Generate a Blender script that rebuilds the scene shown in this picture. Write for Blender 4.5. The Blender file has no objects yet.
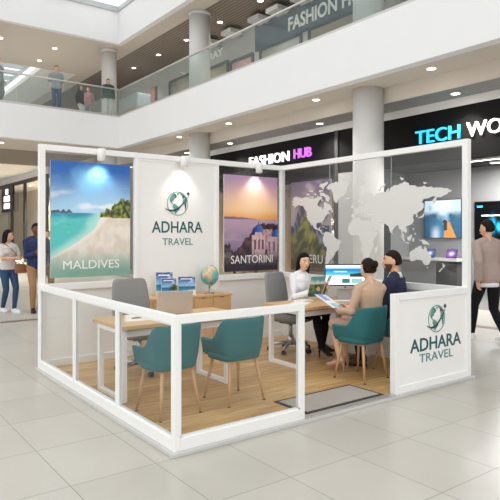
import bpy, bmesh, math, random
from mathutils import Vector, Matrix, noise
random.seed(7)
SC = bpy.context.scene
COL = SC.collection
PI = math.pi

# ------------------------------------------------------------------ materials
def lin(c):
    if isinstance(c, str):
        c = c.lstrip('#'); c = [int(c[i:i+2], 16)/255 for i in (0, 2, 4)]
    return tuple((v/12.92 if v <= .04045 else ((v+.055)/1.055)**2.4) for v in c)
MATS = {}
def mat(name, col, rough=.5, metal=0., spec=.5, var=.04, nscale=12., bump=0., emit=None, es=0., stretch=None):
    if name in MATS: return MATS[name]
    m = bpy.data.materials.new(name); m.use_nodes = True
    nt = m.node_tree; b = nt.nodes['Principled BSDF']
    c = lin(col)
    tc = nt.nodes.new('ShaderNodeTexCoord'); nz = nt.nodes.new('ShaderNodeTexNoise')
    nz.inputs['Scale'].default_value = nscale; nz.inputs['Detail'].default_value = 3
    if stretch:
        mp = nt.nodes.new('ShaderNodeMapping'); mp.inputs['Scale'].default_value = stretch
        nt.links.new(tc.outputs['Object'], mp.inputs[0]); nt.links.new(mp.outputs[0], nz.inputs['Vector'])
    else:
        nt.links.new(tc.outputs['Object'], nz.inputs['Vector'])
    mx = nt.nodes.new('ShaderNodeMix'); mx.data_type = 'RGBA'
    mx.inputs[6].default_value = tuple(v*(1-var) for v in c)+(1,)
    mx.inputs[7].default_value = tuple(min(1, v*(1+var)) for v in c)+(1,)
    nt.links.new(nz.outputs['Fac'], mx.inputs[0]); nt.links.new(mx.outputs[2], b.inputs['Base Color'])
    b.inputs['Roughness'].default_value = rough; b.inputs['Metallic'].default_value = metal
    b.inputs['Specular IOR Level'].default_value = spec
    if bump:
        bp = nt.nodes.new('ShaderNodeBump'); bp.inputs['Strength'].default_value = bump; bp.inputs['Distance'].default_value = .01
        nt.links.new(nz.outputs['Fac'], bp.inputs['Height']); nt.links.new(bp.outputs[0], b.inputs['Normal'])
    if emit:
        b.inputs['Emission Color'].default_value = lin(emit)+(1,); b.inputs['Emission Strength'].default_value = es
    MATS[name] = m
    return m
def glass(name, tint=(1, 1, 1), haze=0., hazecol=(.8, .85, .85), refl=.8):
    if name in MATS: return MATS[name]
    m = bpy.data.materials.new(name); m.use_nodes = True; nt = m.node_tree; nt.nodes.clear()
    out = nt.nodes.new('ShaderNodeOutputMaterial'); tr = nt.nodes.new('ShaderNodeBsdfTransparent'); tr.inputs[0].default_value = (*tint, 1)
    gl = nt.nodes.new('ShaderNodeBsdfGlossy'); gl.inputs['Roughness'].default_value = .03
    lw = nt.nodes.new('ShaderNodeLayerWeight'); lw.inputs[0].default_value = .5      # facing term only: the same on both faces of a pane
    fr = nt.nodes.new('ShaderNodeMath'); fr.operation = 'POWER'; fr.inputs[1].default_value = 5; nt.links.new(lw.outputs['Facing'], fr.inputs[0])
    ml = nt.nodes.new('ShaderNodeMath'); ml.operation = 'MULTIPLY_ADD'; ml.inputs[1].default_value = refl*.6; ml.inputs[2].default_value = refl*.03
    mx = nt.nodes.new('ShaderNodeMixShader')
    nt.links.new(fr.outputs[0], ml.inputs[0]); nt.links.new(ml.outputs[0], mx.inputs[0])
    src = tr.outputs[0]
    if haze:
        df = nt.nodes.new('ShaderNodeBsdfDiffuse'); df.inputs[0].default_value = (*hazecol, 1)
        m2 = nt.nodes.new('ShaderNodeMixShader'); m2.inputs[0].default_value = haze
        nt.links.new(tr.outputs[0], m2.inputs[1]); nt.links.new(df.outputs[0], m2.inputs[2]); src = m2.outputs[0]
    nt.links.new(src, mx.inputs[1]); nt.links.new(gl.outputs[0], mx.inputs[2]); nt.links.new(mx.outputs[0], out.inputs[0])
    MATS[name] = m
    return m
def art_mat(name, emit=0., rough=.4):
    if name in MATS: return MATS[name]
    m = bpy.data.materials.new(name); m.use_nodes = True; nt = m.node_tree; b = nt.nodes['Principled BSDF']
    a = nt.nodes.new('ShaderNodeAttribute'); a.attribute_name = 'art'
    nt.links.new(a.outputs['Color'], b.inputs['Base Color']); b.inputs['Roughness'].default_value = rough
    if emit:
        nt.links.new(a.outputs['Color'], b.inputs['Emission Color']); b.inputs['Emission Strength'].default_value = emit
        b.inputs['Specular IOR Level'].default_value = .3
    MATS[name] = m
    return m
def tile_mat():
    m = bpy.data.materials.new('porcelain_tiles'); m.use_nodes = True; nt = m.node_tree; b = nt.nodes['Principled BSDF']
    tc = nt.nodes.new('ShaderNodeTexCoord'); mp = nt.nodes.new('ShaderNodeMapping'); mp.inputs['Location'].default_value = (.16+.61*30, .025+.74*30, 0)
    br = nt.nodes.new('ShaderNodeTexBrick'); br.offset = 0; br.squash = 1
    br.inputs['Scale'].default_value = 1; br.inputs['Brick Width'].default_value = .61; br.inputs['Row Height'].default_value = .74
    br.inputs['Mortar Size'].default_value = .0035; br.inputs['Mortar Smooth'].default_value = .2; br.inputs['Bias'].default_value = 0
    br.inputs['Color1'].default_value = lin('#bbb6ad')+(1,); br.inputs['Color2'].default_value = lin('#c3beb5')+(1,)
    br.inputs['Mortar'].default_value = lin('#8e8981')+(1,)
    nt.links.new(tc.outputs['Object'], mp.inputs[0]); nt.links.new(mp.outputs[0], br.inputs['Vector'])
    nz = nt.nodes.new('ShaderNodeTexNoise'); nz.inputs['Scale'].default_value = 90; nz.inputs['Detail'].default_value = 6; nz.inputs['Roughness'].default_value = .75
    nt.links.new(tc.outputs['Object'], nz.inputs['Vector'])
    cr = nt.nodes.new('ShaderNodeValToRGB'); cr.color_ramp.elements[0].position = .3; cr.color_ramp.elements[0].color = (.72, .70, .67, 1)
    cr.color_ramp.elements[1].position = .44; cr.color_ramp.elements[1].color = (1, 1, 1, 1)
    nt.links.new(nz.outputs['Fac'], cr.inputs[0])
    n2 = nt.nodes.new('ShaderNodeTexNoise'); n2.inputs['Scale'].default_value = 1.4; n2.inputs['Detail'].default_value = 4
    nt.links.new(tc.outputs['Object'], n2.inputs['Vector'])
    c2 = nt.nodes.new('ShaderNodeValToRGB'); c2.color_ramp.elements[0].position = .3; c2.color_ramp.elements[0].color = (.93, .925, .91, 1)
    c2.color_ramp.elements[1].position = .7; c2.color_ramp.elements[1].color = (1, 1, 1, 1)
    nt.links.new(n2.outputs['Fac'], c2.inputs[0])
    x1 = nt.nodes.new('ShaderNodeMix'); x1.data_type = 'RGBA'; x1.blend_type = 'MULTIPLY'; x1.inputs[0].default_value = .6
    nt.links.new(br.outputs['Color'], x1.inputs[6]); nt.links.new(cr.outputs[0], x1.inputs[7])
    x2 = nt.nodes.new('ShaderNodeMix'); x2.data_type = 'RGBA'; x2.blend_type = 'MULTIPLY'; x2.inputs[0].default_value = 1
    nt.links.new(x1.outputs[2], x2.inputs[6]); nt.links.new(c2.outputs[0], x2.inputs[7])
    nt.links.new(x2.outputs[2], b.inputs['Base Color'])
    b.inputs['Roughness'].default_value = .30; b.inputs['Specular IOR Level'].default_value = .4
    return m
def plank_mat(name, c1, c2, gap, w=1.25, h=.13, vertical=False, rough=.45):
    if name in MATS: return MATS[name]
    m = bpy.data.materials.new(name); m.use_nodes = True; nt = m.node_tree; b = nt.nodes['Principled BSDF']
    tc = nt.nodes.new('ShaderNodeTexCoord')
    br = nt.nodes.new('ShaderNodeTexBrick'); br.offset = .37
    br.inputs['Scale'].default_value = 1; br.inputs['Brick Width'].default_value = w; br.inputs['Row Height'].default_value = h
    br.inputs['Mortar Size'].default_value = .0014; br.inputs['Color1'].default_value = lin(c1)+(1,); br.inputs['Color2'].default_value = lin(c2)+(1,); br.inputs['Mortar'].default_value = lin(gap)+(1,)
    mp = nt.nodes.new('ShaderNodeMapping'); mp.inputs['Location'].default_value = (20, 20, 0)
    nt.links.new(tc.outputs['Object'], mp.inputs[0]); nt.links.new(mp.outputs[0], br.inputs['Vector'])
    mp2 = nt.nodes.new('ShaderNodeMapping'); mp2.inputs['Scale'].default_value = (2.2, 26, 26)
    nt.links.new(tc.outputs['Object'], mp2.inputs[0])
    nz = nt.nodes.new('ShaderNodeTexNoise'); nz.inputs['Scale'].default_value = 1.; nz.inputs['Detail'].default_value = 6; nz.inputs['Distortion'].default_value = .6
    nt.links.new(mp2.outputs[0], nz.inputs['Vector'])
    cr = nt.nodes.new('ShaderNodeValToRGB'); cr.color_ramp.elements[0].position = .32; cr.color_ramp.elements[0].color = (.56, .5, .42, 1)
    cr.color_ramp.elements[1].position = .6; cr.color_ramp.elements[1].color = (1, 1, 1, 1)
    nt.links.new(nz.outputs['Fac'], cr.inputs[0])
    x = nt.nodes.new('ShaderNodeMix'); x.data_type = 'RGBA'; x.blend_type = 'MULTIPLY'; x.inputs[0].default_value = .75
    nt.links.new(br.outputs['Color'], x.inputs[6]); nt.links.new(cr.outputs[0], x.inputs[7]); nt.links.new(x.outputs[2], b.inputs['Base Color'])
    b.inputs['Roughness'].default_value = rough; MATS[name] = m
    return m
def slat_mat(name, c1, c2, period):
    m = bpy.data.materials.new(name); m.use_nodes = True; nt = m.node_tree; b = nt.nodes['Principled BSDF']
    tc = nt.nodes.new('ShaderNodeTexCoord'); wv = nt.nodes.new('ShaderNodeTexWave'); wv.wave_type = 'BANDS'; wv.bands_direction = 'X'
    wv.inputs['Scale'].default_value = .314/period; wv.inputs['Distortion'].default_value = 0
    nt.links.new(tc.outputs['Object'], wv.inputs['Vector'])
    cr = nt.nodes.new('ShaderNodeValToRGB'); cr.color_ramp.elements[0].position = .35; cr.color_ramp.elements[0].color = lin(c2)+(1,)
    cr.color_ramp.elements[1].position = .5; cr.color_ramp.elements[1].color = lin(c1)+(1,)
    nt.links.new(wv.outputs['Fac'], cr.inputs[0]); nt.links.new(cr.outputs[0], b.inputs['Base Color']); b.inputs['Roughness'].default_value = .6
    return m

WHITE = mat('white_powder_coat', '#efefee', .35, spec=.45, var=.01)
PANEL = mat('white_laminate', '#efeeec', .4, var=.01)
WALLW = mat('white_plaster', '#ecebe9', .7, var=.015, nscale=2)
FASC = mat('white_fascia_paint', '#e9e9ea', .6, var=.012, nscale=1.5)
BEIGE = mat('beige_ceiling_paint', '#d0c8be', .8, var=.02, nscale=2)
DARKC = mat('dark_ceiling_paint', '#8f867e', .8, var=.03)
GREYW = mat('grey_shop_paint', '#9b9b9b', .7, var=.02, nscale=2)
GREYC = mat('mid_grey_stone', '#8e8c88', .6, var=.04, nscale=3)
BLACK = mat('black_sign_panel', '#0f0e0e', .6, var=.05, spec=.2)
BLACKM = mat('black_metal', '#17171a', .4, var=.05)
CHROME = mat('brushed_steel', '#b9b9ba', .28, 1., var=.03)
RAILM = mat('satin_steel_rail', '#c9c6c2', .35, .6, var=.02)
TEAL = mat('teal_upholstery', '#2f6c70', .8, var=.08, nscale=260, bump=.15, spec=.3)
OAK = mat('pale_oak', '#d2aa7a', .45, var=.10, nscale=3, stretch=(3, 30, 30))
OAKV = mat('oak_veneer', '#cda677', .5, var=.09, nscale=3, stretch=(30, 30, 2.5))
LEGW = mat('beech_leg', '#c29a70', .45, var=.1, nscale=4, stretch=(30, 30, 3))
GREYF = mat('grey_fabric', '#8f8f8d', .9, var=.07, nscale=300, bump=.15, spec=.2)
GREYF2 = mat('dark_grey_fabric', '#77746f', .9, var=.07, nscale=300, bump=.15, spec=.2)
DGREY = mat('dark_grey_plastic', '#3b3b3d', .5, var=.04)
CLEAR = glass('clear_glass', (.985, .99, .988), .005, (.8, .83, .82), .7)
TINTG = glass('partition_glass', (.955, .96, .957), .015, (.6, .62, .62), .8)
BALG = glass('balustrade_glass', (.93, .965, .955), .05, (.75, .82, .82), .5)
SHOPG = glass('shop_window_glass', (.9, .92, .92), .02, (.6, .6, .6), .8)
ROOFG = glass('roof_glass', (.97, .98, .98), 0, refl=.6)
ACRYL = glass('clear_acrylic', (.93, .95, .96), .05, (.8, .85, .9), .9)
LAMP = mat('lamp_lens', '#ffffff', .4, emit='#fff6e8', es=9.)
TEALD = mat('logo_dark_teal', '#17545a', .5, var=.02)
TEALN = mat('logo_navy_teal', '#163f50', .5, var=.02)
TEALM = mat('logo_mid_teal', '#5f9c90', .5, var=.03)
TEALG = mat('logo_grey_teal', '#57868a', .5, var=.02)
TXTW = mat('white_print', '#f4f4f2', .5, var=.01)
PAPER = mat('white_paper', '#f3f2ee', .6, var=.01)
ART = art_mat('printed_artwork'); SCREEN = art_mat('screen_picture', .6, .25)
TILE = tile_mat()
WOODF = plank_mat('oak_plank_floor', '#d2ae78', '#bd945d', '#86653b')

# ------------------------------------------------------------------ mesh helpers
def bx(bm, x0, x1, y0, y1, z0, z1):
    v = [bm.verts.new(p) for p in ((x0,y0,z0),(x1,y0,z0),(x1,y1,z0),(x0,y1,z0),(x0,y0,z1),(x1,y0,z1),(x1,y1,z1),(x0,y1,z1))]
    for f in ((3,2,1,0),(4,5,6,7),(0,1,5,4),(1,2,6,5),(2,3,7,6),(3,0,4,7)): bm.faces.new([v[i] for i in f])
def loft(bm, rings, close=True):
    """rings: lists of Vector with equal length"""
    R = [[bm.verts.new(p) for p in r] for r in rings]; n = len(R[0])
    for a, b in zip(R, R[1:]):
        for i in range(n): bm.faces.new((a[i], a[(i+1) % n], b[(i+1) % n], b[i]))
    if close:
        bm.faces.new(list(reversed(R[0]))); bm.faces.new(R[-1])
def ring(c, ax, ay, rx, ry, n=16, e=2.):
    out = []
    for i in range(n):
        a = 2*PI*i/n; ca, sa = math.cos(a), math.sin(a)
        if e != 2.: ca = math.copysign(abs(ca)**(2/e), ca); sa = math.copysign(abs(sa)**(2/e), sa)
        out.append(Vector(c)+Vector(ax)*rx*ca+Vector(ay)*ry*sa)
    return out
def frame(d):
    d = Vector(d).normalized(); u = Vector((0,0,1)) if abs(d.z) < .9 else Vector((0,1,0))
    a = u.cross(d).normalized(); return a, d.cross(a)
def tube(bm, pts, rad, n=10):
    pts = [Vector(p) for p in pts]
    if not isinstance(rad, (list, tuple)): rad = [rad]*len(pts)
    rs = []; pa = None
    for i, p in enumerate(pts):
        d = (pts[min(i+1, len(pts)-1)]-pts[max(i-1, 0)]).normalized()
        if pa is None: a, b = frame(d)
        else: a = (pa-d*pa.dot(d)).normalized(); b = d.cross(a)
        pa = a; rs.append(ring(p, a, b, rad[i], rad[i], n))
    loft(bm, rs)
def cyl(bm, c, r, z0, z1, n=20, r2=None):
    r2 = r if r2 is None else r2
    loft(bm, [ring((c[0],c[1],z0),(1,0,0),(0,1,0),r,r,n), ring((c[0],c[1],z1),(1,0,0),(0,1,0),r2,r2,n)])
def ell(bm, c, r, u=16, v=10, M=None, f=None):
    r0 = bmesh.ops.create_uvsphere(bm, u_segments=u, v_segments=v, radius=1)
    for q in r0['verts']:
        p = q.co.copy()
        if f: p = f(p)
        p = Vector((p.x*r[0], p.y*r[1], p.z*r[2]))
        if M: p = M @ p
        q.co = p+Vector(c)
def lathe(bm, c, prof, n=20):
    loft(bm, [ring((c[0],c[1],c[2]+z),(1,0,0),(0,1,0),r,r,n) for r, z in prof])
def mk(name, bm, m, parent=None, smooth=False, bev=0., loc=None):
    me = bpy.data.meshes.new(name)
    if isinstance(bm, bmesh.types.BMesh):
        bmesh.ops.recalc_face_normals(bm, faces=bm.faces[:]); bm.to_mesh(me); bm.free()
    else: me = bm
    for x in (m if isinstance(m, (list, tuple)) else [m]): me.materials.append(x)
    o = bpy.data.objects.new(name, me); COL.objects.link(o)
    if parent is not None: o.parent = parent
    if loc is not None: o.location = loc
    if smooth:
        for p in me.polygons: p.use_smooth = True
    if bev:
        md = o.modifiers.new('edge', 'BEVEL'); md.width = bev; md.segments = 2; md.limit_method = 'ANGLE'; md.angle_limit = .7
    return o
def box(name, m, x0, x1, y0, y1, z0, z1, parent=None, bev=0.):
    bm = bmesh.new(); bx(bm, min(x0,x1), max(x0,x1), min(y0,y1), max(y0,y1), z0, z1); return mk(name, bm, m, parent, bev=bev)
def tag(o, label, cat, group=None):
    o['label'] = label; o['category'] = cat
    if group: o['group'] = group
    return o
def thing(name, label, cat, loc=(0,0,0), rz=0., group=None):
    o = bpy.data.objects.new(name, None); COL.objects.link(o); o.location = loc; o.rotation_euler = (0,0,rz); o.empty_display_size = .1
    return tag(o, label, cat, group)
def struct(o): o['kind'] = 'structure'; return o
def sbox(name, m, *a, **k): return struct(box(name, m, *a, **k))
def dup(root, loc, rz, label, group=None):
    r = root.copy(); COL.objects.link(r); r.location = loc; r.rotation_euler = (0,0,rz); r['label'] = label
    if group: r['group'] = group
    for ch in list(root.children):
        c = ch.copy(); COL.objects.link(c); c.parent = r
        for g in ch.children:
            d = g.copy(); COL.objects.link(d); d.parent = c
    return r
def text(name, s, m, origin, ax, ay, w, h, parent, depth=.006, bold=0., cap_only=True):
    """lettering: lower-left corner at origin, fitted to w x h"""
    cu = bpy.data.curves.new('t', 'FONT'); cu.body = s; cu.size = 1; cu.extrude = .5; cu.offset = bold; cu.resolution_u = 3
    t = bpy.data.objects.new('t', cu); COL.objects.link(t); bpy.context.view_layer.update()
    me = bpy.data.meshes.new_from_object(t.evaluated_get(bpy.context.evaluated_depsgraph_get()))
    bpy.data.objects.remove(t)
    xs = [v.co.x for v in me.vertices]; ys = [v.co.y for v in me.vertices]
    x0, x1, y0, y1 = min(xs), max(xs), min(ys), max(ys); ax, ay, o = Vector(ax), Vector(ay), Vector(origin); az = ax.cross(ay)
    for v in me.vertices:
        v.co = o+ax*((v.co.x-x0)/(x1-x0)*w)+ay*((v.co.y-y0)/(y1-y0)*h)+az*((v.co.z+.5)*depth)
    return mk(name, me, m, parent)
def art(name, fn, origin, ax, ay, w, h, nx, ny, m, parent=None):
    """flat printed picture as a fine grid carrying the ink colours"""
    bm = bmesh.new(); o, ax, ay = Vector(origin), Vector(ax), Vector(ay)
    vs = [[bm.verts.new(o+ax*(w*i/nx)+ay*(h*j/ny)) for i in range(nx+1)] for j in range(ny+1)]
    for j in range(ny):
        for i in range(nx): bm.faces.new((vs[j][i], vs[j][i+1], vs[j+1][i+1], vs[j+1][i]))
    me = bpy.data.meshes.new(name); bm.to_mesh(me); bm.free()
    at = me.color_attributes.new('art', 'FLOAT_COLOR', 'POINT')
    k = 0
    for j in range(ny+1):
        for i in range(nx+1):
            at.data[k].color = (*fn(i/nx, j/ny), 1); k += 1
    return mk(name, me, m, parent)
def mixc(a, b, t):
    t = max(0, min(1, t)); return tuple(x+(y-x)*t for x, y in zip(a, b))
def ss(a, b, x):
    t = max(0, min(1, (x-a)/(b-a))); return t*t*(3-2*t)
def fbm(x, y, z=0, o=4):
    s = 0; a = .5
    for i in range(o): s += a*noise.noise(Vector((x, y, z+i*7.3))); x *= 2.03; y *= 2.03; a *= .5
    return s

# ------------------------------------------------------------------ the mall shell
XF, XS, YW = 7.2, 9.2, 17.3
sbox('floor', TILE, -12, 14, -12, 44, -.1, 0)
sbox('trim_1', mat('brown_stone_border', '#7a665c', .3, var=.05), 7.02, 7.22, -12, 17, -.05, .003)
sbox('trim_2', mat('brown_stone_border', '#7a665c'), -12, 7.02, 7.3, 7.5, -.05, .003)
# first-floor slab: right arcade and left wing
sbox('wall_right_fascia', FASC, XF, XF+.25, -12, YW+.25, 4.95, 6.15)
sbox('wall_back_fascia', FASC, -14, XF, YW, YW+.25, 4.95, 6.15)
sbox('ceiling_soffit_right', BEIGE, XF+.25, 8.35, -12, 44, 4.95, 5.2)
sbox('trim_3', BEIGE, 8.30, 8.36, -12, 44, 4.60, 4.95)
sbox('ceiling_arcade', slat_mat('grey_slats', '#9a9895', '#7a7875', .12), 8.36, 14, -12, 20, 4.60, 4.9)
sbox('ceiling_soffit_back', BEIGE, -14, XF+.25, YW+.25, 20.2, 4.95, 5.2)
sbox('ceiling_back_dark', DARKC, -14, XF+.25, 20.2, 25.2, 4.93, 5.2)
sbox('ceiling_back_light', WALLW, -14, XF+.25, 25.2, 44, 4.95, 5.2)
LFL = mat('pale_upper_floor', '#cbc7c0', .3, var=.03, nscale=2)
sbox('floor_upper_right', LFL, XF+.25, 14, -12, 44, 6.0, 6.14)
sbox('floor_upper_back', LFL, -14, XF+.25, YW+.25, 44, 6.0, 6.14)
# roof level
sbox('wall_roof_right', FASC, XF, XF+.2, -12, YW+.2, 9.0, 10.25)
sbox('wall_roof_back', FASC, -14, XF, YW, YW+.2, 9.0, 10.25)
sbox('ceiling_roof_right_edge', BEIGE, XF+.2, 8.05, -12, 44, 9.0, 9.2)
sbox('ceiling_roof_arcade', slat_mat('brown_slats', '#93887d', '#71675e', .14), 8.05, 14, -12, 44, 9.0, 9.2)
sbox('ceiling_roof_back', BEIGE, -14, XF+.2, YW+.2, 22.5, 9.0, 9.2)
sbox('ceiling_roof_margin', WALLW, 5.8, XF+.2, 22.5, 44, 9.0, 9.2)
# skylights: beams and panes
def skylight(x0, x1, y0, y1, z, nx, ny):
    bm = bmesh.new()
    for i in range(nx+1):
        x = x0+(x1-x0)*i/nx; bx(bm, x-.05, x+.05, y0, y1, z, z+.16)
    for j in range(ny+1):
        y = y0+(y1-y0)*j/ny; bx(bm, x0, x1, y-.06, y+.06, z-.02, z+.18)
    struct(mk('ceiling_skylight_beams', bm, mat('pale_grey_beam', '#b9bdc0', .5)))
    struct(box('ceiling_skylight_glass', ROOFG, x0, x1, y0, y1, z+.1, z+.11))
skylight(-12, XF, -12, YW, 10.25, 8, 12)
skylight(-14, 5.8, 22.5, 44, 9.5, 4, 18)
# columns
for x, y, r in ((8.1, 5.35, .355), (8.1, 12.75, .355), (7.2, 18.2, .295)):
    bm = bmesh.new(); cyl(bm, (x, y), r, 0, 4.96, 40); cyl(bm, (x, y), r, 6.13, 9.02, 40); cyl(bm, (x, y), r+.015, 0, .12, 40); cyl(bm, (x, y), r+.02, 8.88, 9.0, 40)
    struct(mk('column', bm, mat('pale_grey_column', '#d2d1cf', .6, var=.02, nscale=2), smooth=False))
for o in [o for o in COL.objects if o.name.startswith('column')]:
    for p in o.data.polygons: p.use_smooth = abs(p.normal.z) < .5
# balustrades
def balustrade(label, a, b, n):
    a, b = Vector(a), Vector(b); d = (b-a); L = d.length; t = thing('glass_balustrade', label, 'balustrade', a, math.atan2(d.y, d.x))
    box('handrail', RAILM, 0, L, -.03, .03, 1.07, 1.12, t, .01)
    box('base_shoe', RAILM, 0, L, -.03, .03, -.005, .09, t)
    for i in range(n): box('glass_pane', BALG, L*i/n+.008, L*(i+1)/n-.008, -.008, .008, .09, 1.07, t)
balustrade('long clear glass balustrade on the right upper gallery edge', (XF+.1, YW+.1, 6.15), (XF+.1, -6, 6.15), 12)
balustrade('glass balustrade on the left upper gallery edge with people behind', (-10, YW+.1, 6.15), (XF+.07, YW+.1, 6.15), 9)

# ------------------------------------------------------------------ lower shop fronts, plane x = XS
sbox('wall_right_sign_band', BLACK, XS, XS+.12, -8, 7.45, 3.25, 4.42)
sbox('wall_right_sign_band_far', BLACK, XS, XS+.12, 7.5, 14.8, 3.1, 4.42)
sbox('trim_4', WALLW, XS-.03, XS+.12, -8, 16.5, 4.42, 4.6)
sbox('wall_pier', GREYW, XS-.02, XS+.3, 6.05, 7.5, 0, 3.25)
sbox('trim_5', BLACKM, XS-.04, XS+.3, 5.85, 6.05, 0, 3.25)
sbox('trim_6', DGREY, XS-.04, XS+.3, 7.38, 7.5, 0, 4.42)
sbox('wall_right_far', GREYW, XS, XS+.3, 14.8, 24, 0, 4.6)
def sign(label, loc, words):
    t = thing('shop_sign', label, 'sign', loc)
    for s, m, y0, w, h, z in words:
        text('lettering', s, m, (0, y0-loc[1], z-loc[2]), (0,-1,0), (0,0,1), w, h, t, .05, .003)
    return t
LCY = mat('lit_cyan_letters', '#35c3ef', .4, emit='#19b4ee', es=1.0)
LWH = mat('lit_white_letters', '#ffffff', .4, emit='#ffffff', es=1.1)
LPK = mat('lit_magenta_letters', '#c060d8', .4, emit='#c86be6', es=.8)
sign('lit shop sign in cyan and white capitals on black fascia behind the column', (XS, 3.6, 3.7), [('TECH', LCY, 4.84, 1.17, .31, 3.71), ('WORLD', LWH, 3.50, 1.62, .31, 3.71)])
sign('lit shop sign in white and violet capitals on lower black fascia', (XS, 9.9, 3.8), [('FASHION', LWH, 11.4, 1.98, .30, 3.80), ('HUB', LPK, 9.19, .75, .28, 3.83)])
# open electronics store
SX = 12.1
STW = mat('store_wall_grey', '#9c9c9c', .7, var=.02, nscale=2)
sbox('wall_store_back', STW, SX, SX+.15, -8, 8, 0, 3.45)
sbox('floor_store', mat('dark_store_carpet', '#6d6c6a', .9, var=.05), XS, SX, -8, 6.05, -.04, .006)
sbox('ceiling_store', mat('dark_store_ceiling', '#3c3a38', .8), XS+.12, SX, -8, 8, 3.4, 3.55)
sbox('wall_store_side', STW, XS+.3, SX, 7.3, 7.45, 0, 3.45)
LED = mat('led_strip', '#ffffff', .4, emit='#ffffff', es=4.)
for x, y0, y1, lb in ((10.5, 3.1, 4.3, 'first white linear light under store ceiling beside the glass corner post'), (11.2, 2.2, 4.15, 'second shorter linear light deeper under the store ceiling')):
    t = thing('ceiling_strip_light', lb, 'light', (x, (y0+y1)/2, 3.4)); box('housing', WHITE, -.05, .05, -(y1-y0)/2, (y1-y0)/2, -.05, 0, t); box('diffuser', LED, -.04, .04, -(y1-y0)/2+.02, (y1-y0)/2-.02, -.056, -.05, t)
    L = bpy.data.lights.new('lamp', 'AREA'); L.shape = 'RECTANGLE'; L.size = .08; L.size_y = y1-y0-.04; L.energy = 85; o = bpy.data.objects.new('lamp', L); COL.objects.link(o); o.parent = t; o.location = (0,0,-.06)

def tv_picture(u, v):
    n = fbm(u*4, v*4, 3); c = mixc(lin('#1f6f94'), lin('#bcd6e4'), ss(.35, .75, v+.5*n))
    if v > .6: c = mixc(c, lin('#dfe9ee'), ss(.55, .9, v)*ss(.35, .15, abs(u-.5)))
    dl = ss(.0, .15, abs(u-.52)-.28*(.8-v)); c = mixc(c, lin('#12506f'), dl*ss(.75, .55, v)*(.95+1.3*n))
    if v < .4: c = mixc(c, lin('#bfc6d8'), ss(.12, .35, u)*ss(.5, .3, u)*ss(.4, .1, v))
    if abs(u-.68+.15*(v-.2)) < .17*(1-v*1.6) and v < .42: c = lin('#d58a3d')
    if (u-.57)**2+((v-.42)*1.1)**2 < .004 or (abs(u-.58) < .05 and .2 < v < .4): c = lin('#2b2220')
    return c
def tv_dark(u, v):
    c = lin('#07080b'); g = math.exp(-(((u-.31)/.045)**2+((v-.38)/.16)**2)); h = math.exp(-(((u-.42)/.04)**2+((v-.32)/.1)**2))
    c = mixc(c, lin('#26b5e6'), .95*max(g, h)*(.55+.9*abs(math.sin(u*21+v*6))))
    return c
t = thing('wall_screen', 'bright wall screen picturing a hiker before blue mountains', 'screen', (SX, 6.1, 1.48))
box('bezel', BLACKM, -.06, 0, -.61, .61, 0, 1.1, t); art('display', tv_picture, (-.063, .59, .02), (0,-1,0), (0,0,1), 1.18, 1.06, 70, 64, SCREEN, t)
t = thing('wall_screen', 'black wall screen with small blue glow behind the walking man', 'screen', (SX, 4.3, 1.45))
box('bezel', BLACKM, -.06, 0, -.85, .8, 0, 1.02, t); art('display', tv_dark, (-.063, .78, .02), (0,-1,0), (0,0,1), 1.6, .98, 80, 50, SCREEN, t)
box('caption_strip', TXTW, -.068, -.064, -.0, .6, .62, .66, t); box('caption_mark', LCY, -.068, -.064, .56, .72, .86, .91, t)
t = thing('display_counter', 'pale wall counter under the bright wall screen', 'counter', (SX, 6.3, 0))
box('counter_top', PANEL, -.5, -.005, -.95, 1.0, .86, .93, t); box('recess', mat('recess_grey', '#565453', .7), -.35, -.005, -.86, -.2, .1, .8, t); box('support', GREYW, -.35, -.005, -.2, 1.0, 0, .86, t)
def tab(cl):
    def f(u, v):
        return mixc(lin(cl), lin('#e6e0f5'), math.exp(-(((u-.5)/.25)**2+((v-.5)/.22)**2))*.9)
    return f
for y, cl, lb in ((6.42, '#2b4f8e', 'small tablet with blue screen leaning on the wall counter'), (5.72, '#6a2f9a', 'small tablet with purple screen leaning on the wall counter')):
    t = thing('tablet', lb, 'tablet', (SX-.22, y, .93)); t.rotation_euler = (0, .3, 0)
    box('casing', BLACKM, 0, .02, -.16, .16, 0, .26, t); art('display', tab(cl), (-.003, .145, .015), (0,-1,0), (0,0,1), .29, .23, 14, 12, SCREEN, t)

# clothing shop: glazed front, warm shelves inside
t = struct(thing('window_1', '', 'window', (XS, 11.1, 0))); del t['label']; del t['category']
bm = bmesh.new()
for y in (-3.6, -2.4, -1.2, 0, 1.2, 2.4, 3.6): bx(bm, -.03, .05, y-.03, y+.03, 0, 3.1)
bx(bm, -.03, .05, -3.6, 3.6, 0, .1); mk('mullions', bm, BLACKM, t)
for i in range(6): box('pane', SHOPG, 0, .01, -3.57+1.2*i, -2.43+1.2*i, .1, 3.1, t)
WARM = mat('warm_shop_wall', '#c9b491', .7, var=.05, nscale=2)
sbox('wall_shop_back', WARM, 11.6, 11.75, 7.5, 14.8, 0, 3.4)
sbox('ceiling_shop', mat('warm_shop_ceiling', '#8f8577', .7), XS+.12, 11.6, 7.5, 14.8, 3.15, 3.3)
sbox('wall_shop_side', WARM, XS+.3, 11.6, 14.7, 14.85, 0, 3.4)
sbox('wall_shop_near', GREYW, XS+.3, 11.6, 7.46, 7.6, 0, 3.4)
garcols = ['#8a6f52', '#d8cdbb', '#3c3a3c', '#b59a78', '#efe8dc', '#5b4a3b', '#7f8a86', '#caa98a']
GM = [mat('garment_'+str(i), c, .9, var=.06) for i, c in enumerate(garcols)]
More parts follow.
